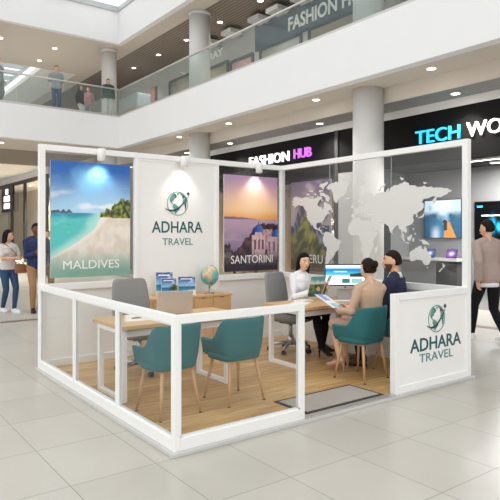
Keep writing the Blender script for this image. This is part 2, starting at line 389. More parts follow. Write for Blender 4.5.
for k, (yc, lb) in enumerate(((13.1, 'oak wall shelving of folded clothes seen left of the sunset poster'), (9.9, 'oak wall shelving of folded clothes seen right of the sunset poster'))):
    t = thing('shelf_unit', lb, 'shelves', (11.2, yc, 0))
    for s in (-1, 1): box('side_panel', OAKV, -.2, .38, s*1.0-.02, s*1.0+.02, 0, 2.5, t)
    for z in (.1, .55, 1.0, 1.45, 1.9, 2.46): box('shelf', OAKV, -.2, .38, -.98, .98, z, z+.03, t)
    for r, z in enumerate((.58, 1.03, 1.48, 1.93)):
        for c in range(5):
            bm = bmesh.new(); hh = random.choice((2, 3, 3))
            for q in range(hh): bx(bm, -.17+random.uniform(0,.02), .15, -.14, .14+random.uniform(-.02,.01), q*.075, q*.075+.07)
            o = mk('clothes_stack', bm, GM[(r*3+c*5+k) % 8], None, bev=.02, loc=(11.2, yc-.76+c*.38, z+.001))
            tag(o, 'folded clothes pile on the %s shelf of the %s shelving, %s from its left' % (('lowest', 'second', 'third', 'top')[r], ('left', 'right')[k], ('fifth', 'fourth', 'third', 'second', 'first')[c]), 'clothes', 'folded clothes on the shop shelves')

# far shop on the left
FX = 7.0
sbox('wall_far_shop_top', WALLW, FX, FX+.2, 25.3, 40, 4.6, 4.95)
sbox('wall_far_shop_inside', mat('cream_shop_wall', '#dccbb0', .7, var=.06, nscale=1.5), FX+2.2, FX+2.35, 24, 42, 0, 4.6)
sbox('wall_far_shop_end', WARM, FX+.1, FX+2.3, 25.2, 25.4, 0, 4.6)
sbox('ceiling_far_shop', WALLW, FX+.2, FX+2.2, 25.4, 42, 4.5, 4.6)
sbox('wall_left_far', WALLW, -14, 12, 42, 42.3, 0, 10)
t = struct(thing('window_2', '', 'w', (FX, 32, 0))); del t['label']; del t['category']
bm = bmesh.new()
for y in (-6.5, -2.6, .1, 3.6, 8): bx(bm, -.06, .06, y-.13, y+.13, 0, 4.6)
bx(bm, -.08, .1, -6.5, 8, 4.42, 4.6); mk('black_frame', bm, BLACKM, t)
for a, b in ((-6.3, -2.8), (-2.4, -.1), (.3, 3.4), (3.8, 7.8)): box('pane', SHOPG, 0, .012, a, b, .05, 4.42, t)
t = thing('blade_sign', 'black upright shop sign with white lettering far left under the balcony', 'sign', (FX-.12, 32.6, 2.9))
box('signboard', BLACKM, -.05, .05, -1.3, 1.3, 0, 1.55, t)
for k, (z, h, w) in enumerate(((1.05, .32, .55), (.62, .34, 1.3), (.2, .32, 1.3))):
    bm = bmesh.new(); bx(bm, -.075, -.052, -w/2, w/2, z, z+h); mk('lettering_block', bm, LWH, t, bev=.02)
for k, y in enumerate((28.2, 30.2)):
    t = thing('display_rack', ('timber display rack inside the far left shop, nearer the white corner post', 'timber display rack inside the far left shop, behind the walking woman')[k], 'rack', (FX+1.6, y, 0))
    for z in (.5, 1.2, 1.9, 2.5): box('shelf', OAKV, -.3, .3, -.8, .8, z, z+.06, t)
    for s in (-1, 1): box('upright', OAKV, -.3, .3, s*.8-.04, s*.8+.04, 0, 2.6, t)

# ------------------------------------------------------------------ upper shops, plane x = 10.2
UX = 10.2
NAVY = mat('slate_blue_fascia', '#3d4f5c', .5, var=.04)
sbox('wall_upper', mat('upper_shop_wall', '#b4b1ad', .7, var=.02, nscale=2), UX, UX+.2, -8, 30, 6.14, 9.0)
t = thing('shop_sign', 'slate blue upper gallery fascia with white shop lettering', 'sign', (UX, 9.6, 8.0))
box('signboard', NAVY, -.08, 0, -4.0, 2.75, 0, .95, t)
text('lettering', 'FASHION HUB', TXTW, (-.085, .92, .17), (0,-1,0), (0,0,1), 3.45, .45, t, .03, .018)
t = thing('shop_sign', 'short white letters on grey upper wall beside the second column', 'sign', (UX, 15, 8.4))
text('lettering', 'RAY', TXTW, (-.005, .42, .02), (0,-1,0), (0,0,1), .98, .28, t, .03, .03)
def uwin(n, y0, y1, z1, m):
    t = struct(thing('window_%d' % n, '', 'w', (UX, (y0+y1)/2, 6.2))); del t['label']; del t['category']; w = (y1-y0)/2
    bm = bmesh.new()
    for y in (-w, w): bx(bm, -.06, .02, y-.05, y+.05, 0, z1-6.2)
    bx(bm, -.06, .02, -w, w, z1-6.2-.06, z1-6.2+.04); mk('frame', bm, DGREY, t)
    box('backing', m, -.02, -.004, -w, w, 0, z1-6.2, t); box('pane', SHOPG, -.045, -.04, -w+.05, w-.05, 0, z1-6.26, t)
TAN = mat('warm_window_backing', '#b9a68b', .8, var=.12, nscale=1.2); PINKB = mat('pink_window_backing', '#d9a49c', .8, var=.25, nscale=1.0); PALE = mat('pale_window_backing', '#c6bdb2', .8, var=.15, nscale=.9)
uwin(3, 10.0, 12.1, 8.0, PALE); uwin(4, 7.6, 9.6, 8.0, TAN); uwin(5, 12.55, 13.9, 8.0, PINKB); uwin(6, 14.1, 15.6, 8.1, TAN); uwin(7, 16.6, 18.6, 8.25, TAN); uwin(8, 5.2, 7.2, 8.0, PALE)
for k, y in enumerate((11.6, 10.6, 9.4, 8.2, 13.2, 14.6)):
    t = thing('sign_lamp', 'pale arm lamp on the upper shop wall, %s' % ('over left end of slate blue fascia', 'over the first white letters', 'over the middle letters', 'over the last letters', 'left of the slate blue fascia', 'over the short white letters')[k], 'lamp', (UX, y, 8.75), group='lamps over the upper shop signs')
    box('arm', GREYW, -.4, 0, -.03, .03, .0, .05, t); box('lamp_head', mat('pale_lamp_box', '#d6d8da', .4), -.75, -.25, -.3, .3, -.02, .12, t)
t = thing('banner_stand', 'narrow orange and purple banner stand on the upper gallery', 'banner', (9.0, 17.8, 6.14))
def bann(u, v): return mixc(mixc(lin('#e08a6a'), lin('#6b4a86'), ss(.3, .1, v)), lin('#2c2b33'), ss(.62, .8, u))
box('base', DGREY, -.15, .15, -.3, .3, 0, .06, t); box('board', DGREY, -.015, .015, -.28, .28, .06, 1.55, t); art('print', bann, (-.018, .26, .1), (0,-1,0), (0,0,1), .5, 1.43, 12, 30, ART, t)
t = thing('kiosk', 'blurred blue-grey and tan display kiosk on the upper gallery corner', 'kiosk', (8.9, 19.3, 6.14))
box('counter', TAN, -.4, .4, -.9, 1.1, 0, .8, t); box('back_screen', mat('blue_grey_panel', '#a9b3b8', .5, var=.1), -.35, .4, -.8, 1.0, .8, 1.45, t, .08)
t = thing('display_plinth', 'dark display plinth beside the orange banner on upper gallery', 'plinth', (9.75, 18.0, 6.14)); box('plinth_body', mat('plinth_slate', '#4a4f5c', .6), -.3, .3, -.25, .25, 0, .95, t, .03); box('plinth_top', DGREY, -.34, .34, -.29, .29, .95, 1.0, t)

# ------------------------------------------------------------------ ceiling downlights
def downlight(loc, label, group, power=60):
    t = thing('ceiling_light', label, 'light', loc, group=group)
    bm = bmesh.new(); lathe(bm, (0,0,0), [(.105,.0),(.11,-.012),(.085,-.014),(.085,0)], 20); mk('trim_ring', bm, WHITE, t)
    bm = bmesh.new(); cyl(bm, (0,0), .083, -.012, -.004, 20); mk('lens', bm, LAMP, t)
    L = bpy.data.lights.new('lamp', 'SPOT'); L.energy = power*2.8; L.spot_size = 2.0; L.spot_blend = .9; L.shadow_soft_size = .1; L.color = (1, .95, .88)
    o = bpy.data.objects.new('lamp', L); COL.objects.link(o); o.parent = t; o.location = (0,0,-.03)
for y, lb in ((3.42, 'above the cyan shop letters'), (6.78, 'left of the first column'), (10.6, 'between the columns'), (13.6, 'past the second column')):
    downlight((7.8, y, 4.95), 'round downlight in the beige soffit ' + lb, 'downlights in the lower arcade', 90)
for y, lb in ((3.5, 'nearest the right edge'), (7.65, 'above the violet letters'), (11.9, 'beside the second column top'), (14.7, 'left of the second column')):
    downlight((8.75, y, 4.6), 'round downlight in the grey slatted ceiling ' + lb, 'downlights in the lower arcade', 110)
for y, lb in ((10.7, 'nearest the upper edge of the photo'), (13.0, 'right of the upper middle column'), (15.3, 'just left of the upper middle column'), (17.55, 'second from the far end'), (19.9, 'farthest along its row')):
    downlight((9.08, y, 9.0), 'round downlight in the brown slatted upper ceiling, ' + lb, 'downlights over the right upper gallery', 70)
for x, y, lb in ((3.34, 19.3, 'farthest left'), (5.38, 19.3, 'above the man in the grey shirt'), (5.38, 21.3, 'behind and lower, left of the man')):
    downlight((x, y, 9.0), 'round downlight in the beige upper ceiling, ' + lb, 'downlights over the left upper gallery', 80)
downlight((3.2, 18.6, 4.95), 'lone round downlight under the left balcony at the photo edge', 'downlight under the left balcony', 450)
for (x, y, lb) in ((10.4, 9.4, 'right'), (10.4, 12.6, 'left')):
    downlight((x, y, 3.15), 'round downlight inside the clothing shop, on its %s side' % lb, 'downlights inside the clothing shop', 140)
for (x, y, lb) in ((8.0, 28.0, 'nearer'), (8.0, 32, 'farther')):
    downlight((x, y, 4.5), 'round downlight inside the far left shop, the %s one' % lb, 'downlights inside the far left shop', 1800)
#PART2
# ------------------------------------------------------------------ world outlines (lon, lat)
NAM = [(-168,66),(-162,67),(-164,69),(-157,71),(-150,70.5),(-141,69.6),(-135,69),(-128,70.3),(-120,69.5),(-114,68),(-108,68),(-102,67.8),(-96,68.3),(-94,71.5),(-90,69),(-86,69.5),(-82,68.5),(-82,66.5),(-86,66),(-91,63.5),(-94.5,60.5),(-94.5,58.5),(-92.5,57),(-88,56.4),(-82.5,55.2),(-82,53),(-79.8,51.3),(-78.8,52.5),(-79.5,54.7),(-77,56),(-77.5,59),(-78,62.3),(-74,62.2),(-70,60.8),(-66,58.7),(-64,60),(-61.5,57),(-58,54.5),(-55.8,52.5),(-59,50.3),(-66,50),(-69,48),(-65,48.9),(-64.5,46.5),(-61,46),(-63.5,44.6),(-66.2,43.7),(-67,44.7),(-70,43.6),(-70.6,42),(-70,41.6),(-74,40.6),(-75.2,38.4),(-76,36.8),(-75.7,35.3),(-78,33.8),(-81,31.8),(-81.4,30),(-80.1,26.8),(-80.6,25.2),(-81.8,26.1),(-82.8,28),(-84,30),(-86,30.4),(-89.3,30.2),(-90,29.1),(-92.2,29.6),(-95,29),(-97.2,27.6),(-97.5,25),(-97.8,22.2),(-96.2,19.2),(-94.5,18.2),(-91.8,18.6),(-90.4,20.8),(-87.1,21.5),(-88,18.4),(-88.5,16),(-86,15.9),(-83.3,15),(-83.7,11.5),(-82.2,9.2),(-79.6,9.5),(-77.4,8.5),(-78,7.4),(-80.4,7.3),(-83.2,8.4),(-85.6,10),(-87.6,12.9),(-91.5,14),(-94.5,16.2),(-98,16.3),(-101.8,17.8),(-105.4,20),(-105.8,22.6),(-109,25.7),(-112.4,29.4),(-114.7,31.7),(-113,28.6),(-110.3,24.4),(-109.6,23),(-112,25),(-114.2,27.6),(-115.8,30.2),(-117.2,32.6),(-120.5,34.5),(-122.4,37.4),(-124.2,40.4),(-124,44.5),(-124.5,48.2),(-122.5,48.6),(-127.5,51.5),(-130.5,54.6),(-133.5,57.8),(-138,59.2),(-144,60.1),(-149,60.2),(-152,59.2),(-154,58.5),(-158,56.5),(-163.5,54.8),(-158.5,58.5),(-162,59.3),(-165.3,61.3),(-164,63.2),(-161,64.5),(-166,64.5)]
SAM = [(-77.4,8.5),(-75.2,10.8),(-72,12.2),(-70,11.6),(-64,10.6),(-61,9.5),(-57.3,6),(-52,4.8),(-50,1.2),(-48,-.8),(-44,-2.6),(-39,-3.4),(-35.2,-5.4),(-34.9,-8),(-37.2,-11.5),(-39,-14),(-39.3,-17.8),(-41,-22),(-45,-23.6),(-48.5,-26),(-49.5,-29),(-52.2,-32.2),(-54.5,-34.8),(-58,-34.2),(-57,-36.8),(-59,-38.8),(-62.2,-39.2),(-63.5,-41.4),(-65.5,-44.5),(-67.5,-46.3),(-65.9,-48),(-69,-51.2),(-68.4,-53),(-65.5,-55),(-70,-55),(-74,-52.2),(-75.5,-47),(-73.5,-42),(-73.5,-37),(-71.6,-31),(-70.4,-24),(-70.3,-18.4),(-75.5,-15),(-78.8,-8.8),(-81.3,-5),(-80.2,-2.6),(-80,.6),(-77.6,3.8)]
GRL = [(-73,78.2),(-66,76),(-60,76.2),(-55,72.5),(-54,69),(-53,66),(-51.5,63),(-48.5,61),(-44,60),(-42.5,62.8),(-40,65.2),(-33,68),(-25,70.2),(-22,72.3),(-20,75.5),(-18,78),(-13,81.3),(-22,82.4),(-32,83.4),(-45,82.6),(-58,82),(-66,80.5)]
AFR = [(-6,35.8),(-2,35.1),(3,36.8),(10,37.2),(11,34),(15,32.3),(19.5,30.3),(23,32.6),(29,31),(32.5,31.2),(32.7,29.8),(35.5,24),(37.3,20),(39.5,15.5),(43,11.7),(44.5,10.4),(51.2,11.8),(50,8),(46,3),(41.5,-1.8),(39,-6.5),(40.6,-11),(40.5,-15),(35.5,-19),(35.2,-24),(32.6,-26),(32,-29),(28,-33),(22,-34.2),(18.4,-34),(17,-29),(14.6,-23),(12,-17),(13.6,-11),(12.2,-6),(9,-1),(9.6,3.5),(6,4.3),(1.5,6.1),(-4,5.2),(-8,4.5),(-12.8,7.8),(-16.8,12.5),(-17.2,15),(-16.4,19.5),(-17,21.2),(-13,27.6),(-9.7,30),(-9,32.8)]
EUR = [(-9,37),(-9.3,39),(-8.8,43.2),(-2,43.4),(-1.3,46),(-4.6,48.3),(-1.6,48.7),(1.6,50.6),(4.5,52.2),(8.2,53.8),(8.2,57),(10.5,57.6),(10.2,55),(13.5,54.2),(19,54.4),(21.2,57),(24.3,57.2),(23.6,59.3),(29.6,59.9),(24,60.1),(21.3,61),(25.3,65),(22,65.7),(17.3,61.7),(18.8,60),(16.4,56.5),(12.9,55.5),(11,59),(7.5,58),(5.1,59.6),(5.3,62),(11,64.5),(15,68.2),(20,70),(27,71),(31,70.2),(41,67.3),(40,66),(34.5,66.6),(35,64.3),(39,64.8),(44.4,66),(44,68.3),(54,68.6),(60.5,69.6),(67,68.8),(68.3,71.5),(72.6,72.8),(73,68.5),(75,72),(80.5,73.6),(87,75),(98,76),(104.3,77.6),(113,75.8),(113,73.7),(124,73.6),(129.5,71),(140,72.5),(152,71),(161,69.6),(170,69.8),(180,68.8),(190,66),(186,64.5),(179,62.5),(170.5,60),(163.5,59.8),(162.5,56),(156.8,51.2),(155.6,56.5),(162,60.5),(156.5,61.6),(150,59.6),(142,59.2),(135.5,54.7),(141,53),(140.3,48.4),(135.5,44.2),(131,42.8),(127.6,39.6),(129.3,37),(129,35.3),(126.4,34.6),(126.5,37.5),(124.6,39.8),(121.2,39),(119,39.2),(122.3,37.3),(119.4,35),(121.8,31.5),(121.6,28.5),(118.5,24.6),(114,22.4),(109.6,21.2),(106,19.2),(108.8,15),(109.2,11.8),(105.2,8.8),(104.6,10.5),(101,12.7),(99.3,9.8),(103.4,4.5),(103.4,1.5),(101,3),(98.4,8),(97.8,15),(94.3,16.2),(91.5,22.5),(87,21.2),(82.2,16.5),(80,13),(79.8,10.2),(77.5,8.2),(74.5,13),(72.8,19.5),(72.4,21.5),(69,22.4),(66.8,25),(61,25.2),(57,26.8),(51.5,27.8),(48.3,30),(50.2,26.8),(51.6,24.8),(54,24.2),(56.2,26),(59.7,22.4),(55.3,17.5),(52,15.8),(45,12.8),(43.2,13),(42.5,16.8),(39,21.6),(35,28),(34.4,31.2),(36,36.6),(30.6,36.6),(27.3,37),(26.2,39.5),(29.2,41.1),(35,42),(41.3,41.4),(38,44.6),(35,46.3),(33.5,44.6),(30.5,46.2),(28,43.4),(28.6,41.4),(26,40.8),(23,40.4),(24,37.8),(22.4,36.5),(19.4,41.4),(13.6,45.6),(12.4,44.2),(16,41.8),(18.4,40.2),(16.6,39.8),(16,38),(12.4,41.5),(10.2,44),(6.4,43.2),(3.2,42.4),(-.2,39),(-2,36.8),(-5.4,36)]
AUS = [(114,-22),(113.6,-26),(115.6,-31.6),(115.2,-34.2),(118,-35),(123.6,-33.9),(129,-31.6),(134,-32.6),(137.8,-33),(138.4,-35.6),(141,-38.2),(146.4,-39),(150,-37.4),(153,-31.8),(153.2,-26),(150.4,-22.6),(146.2,-18.8),(145.2,-14.8),(142.6,-10.8),(141.4,-14),(140.2,-17.6),(136,-15.4),(136.6,-12.2),(132.4,-11.4),(129.6,-14.8),(126,-14),(122.4,-17.4)]
ISL = [[(-5,50),(1.2,51.2),(1.6,52.8),(-1.4,54.8),(-2,57.6),(-5,58.5),(-6,56.5),(-3.2,54.8),(-4.6,53.2),(-3.2,51.6)],[(-9.8,52),(-6.2,52.4),(-5.8,54.8),(-8.4,55),(-10,53.8)],[(-24,65.6),(-22,64),(-18.8,63.5),(-14,64.6),(-15.4,66.2),(-20.4,66)],
 [(130,32),(132,33.6),(136,33.8),(139.8,35),(141,37.6),(141.8,41.3),(139.8,40.2),(137.4,37),(133,35.4),(130.4,34)],[(140.2,42),(143.4,42.2),(145.2,43.6),(141.8,45.4)],[(142,46),(143.4,49.4),(142.8,54),(141.8,51)],
 [(95.4,5.4),(98.6,3.4),(103.6,-1),(105.8,-5.8),(102,-4),(98.8,1)],[(105.4,-6.4),(110,-6.6),(114.6,-7.8),(112,-8.6),(107,-7.6)],[(109,1.6),(113,3.2),(117,7),(119,5),(117.4,1),(115.8,-3.8),(111.6,-3.4),(109.4,-.4)],[(119.4,-5.4),(121,-4.4),(123,-5),(121.4,-2),(123.4,-.8),(120.6,.8),(124.8,1.4),(119.8,.6),(119,-3)],[(131,-.8),(134.4,-3.2),(138,-1.6),(144.4,-4),(147.8,-6.4),(150.6,-10.4),(146,-8.4),(141,-9),(137.8,-7.8),(138.2,-5.6),(133,-3.8)],
 [(120.4,18.4),(122.2,18.2),(121.6,14.2),(124,12.8),(120.6,13.8),(119.9,16.2)],[(122,7),(125.4,9.8),(126.4,7),(124.4,6.2)],[(43.6,-17),(49.4,-12.2),(50.2,-16),(47,-25),(44,-24.8),(44.4,-20)],[(173,-34.8),(175.4,-36.8),(178.2,-37.8),(176.8,-40),(174.8,-41.4),(173.8,-39.2)],[(172.8,-40.8),(174,-41.8),(171,-44.4),(168.6,-46.6),(166.6,-45.8),(170.4,-43)],[(145,-41),(148.2,-41),(147,-43.6)],
 [(-84.6,22),(-80,23),(-75,20.6),(-77.6,19.9),(-82,22.4)],[(-74.4,18.6),(-72,19.8),(-68.6,18.6),(-71.4,17.8)],[(-59,47.8),(-56,51.4),(-53,47),(-56,46.8)],[(-80,73.6),(-74,71.8),(-68,70.4),(-62,67),(-64.4,63),(-68.6,62.4),(-73,64.6),(-73,68),(-80,70),(-88,71),(-88,73.6)],[(-117,71),(-105,70),(-103,68.8),(-114,69.2),(-117,70)],[(-125,72),(-119,71.4),(-116,73),(-123,74.4)],[(-100,73.6),(-96,71.6),(-99,71.4),(-104,72.8)],[(-90,76.4),(-80,76.2),(-79,74.8),(-91,74.8)],[(-90,80),(-78,76.6),(-76,79),(-66,81.6),(-68,83),(-86,82.2)],[(-118,76),(-108,74.8),(-106,76.2),(-114,77)],
 [(52,71),(57,70.8),(57,73.4),(68,76.4),(62,76),(55,74.6)],[(11,79),(17,76.8),(26,79.8),(16,80)],[(138,76),(146,75),(150,75.2),(142,73.6)],[(95,81),(104,79.2),(98,78.4)],[(80,9.6),(81.8,7.4),(80,6.2)],[(120.2,23.4),(121.8,25),(120.9,22)],[(8.4,41),(9.6,40.8),(9,39)],[(12.6,38),(15.4,38),(15,36.8)],[(-79,64),(-81,65.6),(-86,65.6),(-83.6,63.8)],[(180,71),(184,71.4),(181,70.8)]]
LANDS = [NAM, SAM, GRL, AFR, EUR, AUS]+ISL
def pip(x, y, P):
    c = False; j = len(P)-1
    for i in range(len(P)):
        if (P[i][1] > y) != (P[j][1] > y) and x < (P[j][0]-P[i][0])*(y-P[i][1])/(P[j][1]-P[i][1])+P[i][0]: c = not c
        j = i
    return c
def jag(P, amp, step):
    """roughen a coarse outline so the coast reads as a coast"""
    out = []
    for i in range(len(P)):
        a, b = P[i], P[(i+1) % len(P)]; L = math.hypot(b[0]-a[0], b[1]-a[1]); n = max(1, int(L/step))
        for k in range(n):
            t = k/n; x, y = a[0]+(b[0]-a[0])*t, a[1]+(b[1]-a[1])*t
            if k: x += amp*noise.noise(Vector((x*.9, y*.9, 3))); y += amp*noise.noise(Vector((x*.9, y*.9, 11)))
            out.append((x, y))
    return out
def millr(lat): return 1.25*math.log(math.tan(PI/4+.4*math.radians(lat)))

# ------------------------------------------------------------------ the booth: plinth and partitions
BW, BD, BH, LH, PT = 3.77, 3.285, 2.675, 1.02, .07
def fbx(bm, *a): bx(bm, *a)
struct(box('trim_7', mat('pale_grey_plinth', '#c6c5c2', .5), -.03, BW+.03, -.03, BD+.03, 0, .03, None, .004))
sbox('floor_booth', WOODF, .05, BW-.05, .05, BD-.05, .03, .036)
FZ = .036
PL = .052
# left low partition
t = thing('low_partition', 'waist-high white framed partition of three glass panes on the left side', 'partition', (0, 0, .03))
box('top_rail', WHITE, 0, PL, PL, BD-PT, LH-.092, LH-.03, t, .003)
box('bottom_rail', WHITE, 0, PL, PL, BD-PT, 0, .09, t, .003)
box('post', WHITE, 0, PL, 0, PL, 0, LH-.03, t, .003)
for y in (1.03, 2.09): box('post', WHITE, .003, PL-.003, y-.024, y+.024, .09, LH-.092, t, .002)
for a, b in ((PL, 1.006), (1.054, 2.066), (2.114, BD-PT)):
    g = box('glass_pane', CLEAR, .022, .030, a, b, .09, LH-.092, t)
    bm = bmesh.new()
    for x in (.012, .034):
        bx(bm, x, x+.006, a, b, .09, .105); bx(bm, x, x+.006, a, b, LH-.107, LH-.092); bx(bm, x, x+.006, a, a+.016, .105, LH-.107); bx(bm, x, x+.006, b-.016, b, .105, LH-.107)
    mk('glazing_bead', bm, WHITE, t)
# front low partition
t = thing('low_partition', 'waist-high white framed single glass partition at the front left', 'partition', (PL, 0, .03))
box('top_rail', WHITE, 0, 1.17, 0, PL, LH-.092, LH-.03, t, .003); box('bottom_rail', WHITE, 0, 1.17, 0, PL, 0, .09, t, .003)
box('post', WHITE, 1.17, 1.22, 0, PL, .0, LH-.03, t, .003); box('glass_pane', CLEAR, 0, 1.17, .022, .030, .09, LH-.092, t)
bm = bmesh.new()
for y in (.012, .034): bx(bm, 0, 1.17, y, y+.006, .09, .105); bx(bm, 0, .014, y, y+.006, .09, LH-.092); bx(bm, 1.156, 1.17, y, y+.006, .09, LH-.092)
mk('glazing_bead', bm, WHITE, t)
box('threshold', RAILM, 1.22, 2.40, -.02, .05, 0.001, .012, t)
# logo helper, in the plane (ax, ay), origin at the globe centre
def logo(o, ax, ay, r, parent):
    o, ax, ay = Vector(o), Vector(ax), Vector(ay); az = ax.cross(ay)
    P = lambda u, v, d: o+ax*u+ay*v+az*d
    def poly(bm, pts, d0, d1):
        a = [bm.verts.new(P(u, v, d0)) for u, v in pts]; b = [bm.verts.new(P(u, v, d1)) for u, v in pts]; n = len(pts)
        bm.faces.new(b); bm.faces.new(a[::-1])
        for i in range(n): bm.faces.new((a[i], a[(i+1) % n], b[(i+1) % n], b[i]))
    bm = bmesh.new(); n = 48
    A = [[bm.verts.new(P(q*math.cos(2*PI*i/n), q*math.sin(2*PI*i/n), d)) for i in range(n)] for q, d in ((r, .0), (r, .003), (r*.94, .003), (r*.94, 0))]
    for k in range(3):
        for i in range(n): bm.faces.new((A[k][i], A[k][(i+1) % n], A[k+1][(i+1) % n], A[k+1][i]))
    mk('logo_globe_outline', bm, TEALM, parent)
    bm = bmesh.new()   # land masses on the emblem
    def orth(Q, lo, la):
        out = []
        for x, y in Q:
            a, b = math.radians(x-lo), math.radians(y); c = math.radians(la)
            if math.sin(c)*math.sin(b)+math.cos(c)*math.cos(b)*math.cos(a) < .05: continue
            out.append((r*.93*math.cos(b)*math.sin(a), r*.93*(math.cos(c)*math.sin(b)-math.sin(c)*math.cos(b)*math.cos(a))))
        return out
    for Q in (NAM, SAM, GRL, AFR, EUR):
        q = orth(Q, -50, 15)
        if len(q) > 3: poly(bm, q, 0, .0025)
    bmesh.ops.triangulate(bm, faces=bm.faces[:]); mk('logo_land', bm, TEALM, parent)
    bm = bmesh.new(); up = []; lo = []
    for i in range(25):   # orbit swoosh
        s = i/24; a = math.radians(200+s*118)
        x = -1.18*r+s*2.2*r; y = -.42*r+1.05*r*s**2.1-.38*r*math.sin(PI*s)*(1-s*.4)
        w = r*.16*math.sin(PI*min(1, s*1.02))**.7+.004*r
        up.append((x, y+w*.5)); lo.append((x, y-w*.5))
    poly(bm, up+lo[::-1], .0, .006); bmesh.ops.triangulate(bm, faces=bm.faces[:]); mk('logo_swoosh', bm, TEALN, parent)
    bm = bmesh.new(); st = []
    for i in range(16): q = r*(.17 if i % 4 == 0 else .11); st.append((1.0*r+q*math.cos(PI*i/8), .85*r+q*math.sin(PI*i/8)))
    poly(bm, st, 0, .006); mk('logo_star', bm, TEALN, parent)
# front right sign panel
t = thing('front_partition', 'waist-high solid white front panel with teal globe emblem and lettering', 'panel', (2.47, 0, .03))
PW = BW-PT-2.47
box('panel', PANEL, .03, PW, .02, .055, .05, LH-.06, t); 
bm = bmesh.new(); bx(bm, 0, .06, 0, PT, 0, LH-.03); bx(bm, .06, PW, 0, PT, LH-.095, LH-.03); bx(bm, .06, PW, 0, PT, 0, .07); mk('frame', bm, WHITE, t, bev=.003)
t2 = t
text('lettering', 'ADHARA', TEALD, (.25, .02, .375), (1,0,0), (0,0,1), .88, .135, t, .004, .012)
text('lettering', 'TRAVEL', TEALG, (.40, .02, .258), (1,0,0), (0,0,1), .58, .088, t, .004)
logo((.69, .018, .69), (1,0,0), (0,0,1), .145, t)
# tall back partition
t = thing('back_partition', 'tall white back partition with solid centre panel and two glazed bays', 'partition', (0, BD, .03))
for x0 in (0, 1.22, 2.48, BW-PT): box('post', WHITE, x0, x0+(PT if x0 in (0, BW-PT) else .05), -PT, 0, 0, BH-.1, t, .003)
box('top_rail', WHITE, 0, BW-.001, -PT, 0, BH-.1, BH-.03, t, .003)
for a, b in ((PT, 1.22), (2.53, BW-PT)):
    box('sill', WHITE, a, b, -PT-.03, 0, LH-.11, LH-.03, t, .003); box('lower_panel', PANEL, a, b, -.055, -.02, 0, LH-.11, t); box('glass_pane', TINTG, a, b, -.04, -.032, LH-.03, BH-.1, t)
box('centre_panel', PANEL, 1.27, 2.48, -.05, -.02, 0, BH-.1, t)
bm = bmesh.new(); bx(bm, 1.27, 1.29, -.058, -.05, 0, BH-.1); bx(bm, 2.46, 2.48, -.058, -.05, 0, BH-.1); bx(bm, 1.29, 2.46, -.058, -.05, BH-.13, BH-.1); mk('panel_edging', bm, WHITE, t)
bm = bmesh.new(); bx(bm, PT, BW-PT, -.075, -.055, 0, .085); mk('skirting', bm, WHITE, t)
text('lettering', 'ADHARA', TEALD, (1.47, -.05, 1.60), (1,0,0), (0,0,1), .79, .155, t, .004, .008)
text('lettering', 'TRAVEL', TEALG, (1.63, -.05, 1.43), (1,0,0), (0,0,1), .475, .095, t, .004)
logo((1.86, -.051, 2.0), (1,0,0), (0,0,1), .165, t)
# right glass wall
t = thing('glass_wall', 'tall white framed glass wall on the right carrying a pale world map', 'wall', (BW, 0, .03))
box('post', WHITE, -PT, 0, -.0, PT, 0, BH-.03, t, .003)
box('top_rail', WHITE, -PT, 0, PT, BD-PT, BH-.1, BH-.03, t, .003)
box('sill', WHITE, -PT-.03, 0, PT, BD-PT, LH-.11, LH-.03, t, .003); box('lower_panel', PANEL, -.05, -.02, PT, BD-PT, 0, LH-.11, t)
for a, b in ((PT, 1.088), (1.094, 2.188), (2.194, BD-PT)): box('glass_pane', TINTG, -.039, -.031, a, b, LH-.03, BH-.1, t)
bm = bmesh.new()
for y in (1.091, 2.191): bx(bm, -.041, -.029, y-.0025, y+.0025, LH-.03, BH-.1)
mk('glass_joint', bm, mat('grey_silicone', '#a5a6a4', .6), t)
DEC = mat('map_vinyl', '#dadad6', .55, var=.015)
from mathutils.geometry import delaunay_2d_cdt
bm = bmesh.new(); K = 2.80/math.radians(358)
for Q in LANDS:
    Q = [Vector((3.01-math.radians(lo+168)*K, 1.53+millr(la)*(.405 if la > 0 else .445))) for lo, la in jag(Q, 1.6, 2.2)]
    vv, ee, ff = delaunay_2d_cdt(Q, [], [list(range(len(Q)))], 1, 1e-6)[:3]
    V = [[bm.verts.new((d, p.x, p.y)) for p in vv] for d in (-.043, -.0405)]; cnt = {}
    for f in ff:
        bm.faces.new([V[0][k] for k in f]); bm.faces.new([V[1][k] for k in f][::-1])
        for a, b in zip(f, list(f[1:])+[f[0]]): cnt[(min(a,b), max(a,b))] = cnt.get((min(a,b), max(a,b)), 0)+1
    for (a, b), c in cnt.items():
        if c == 1: bm.faces.new((V[0][a], V[0][b], V[1][b], V[1][a]))
mk('map_decal', bm, DEC, t)

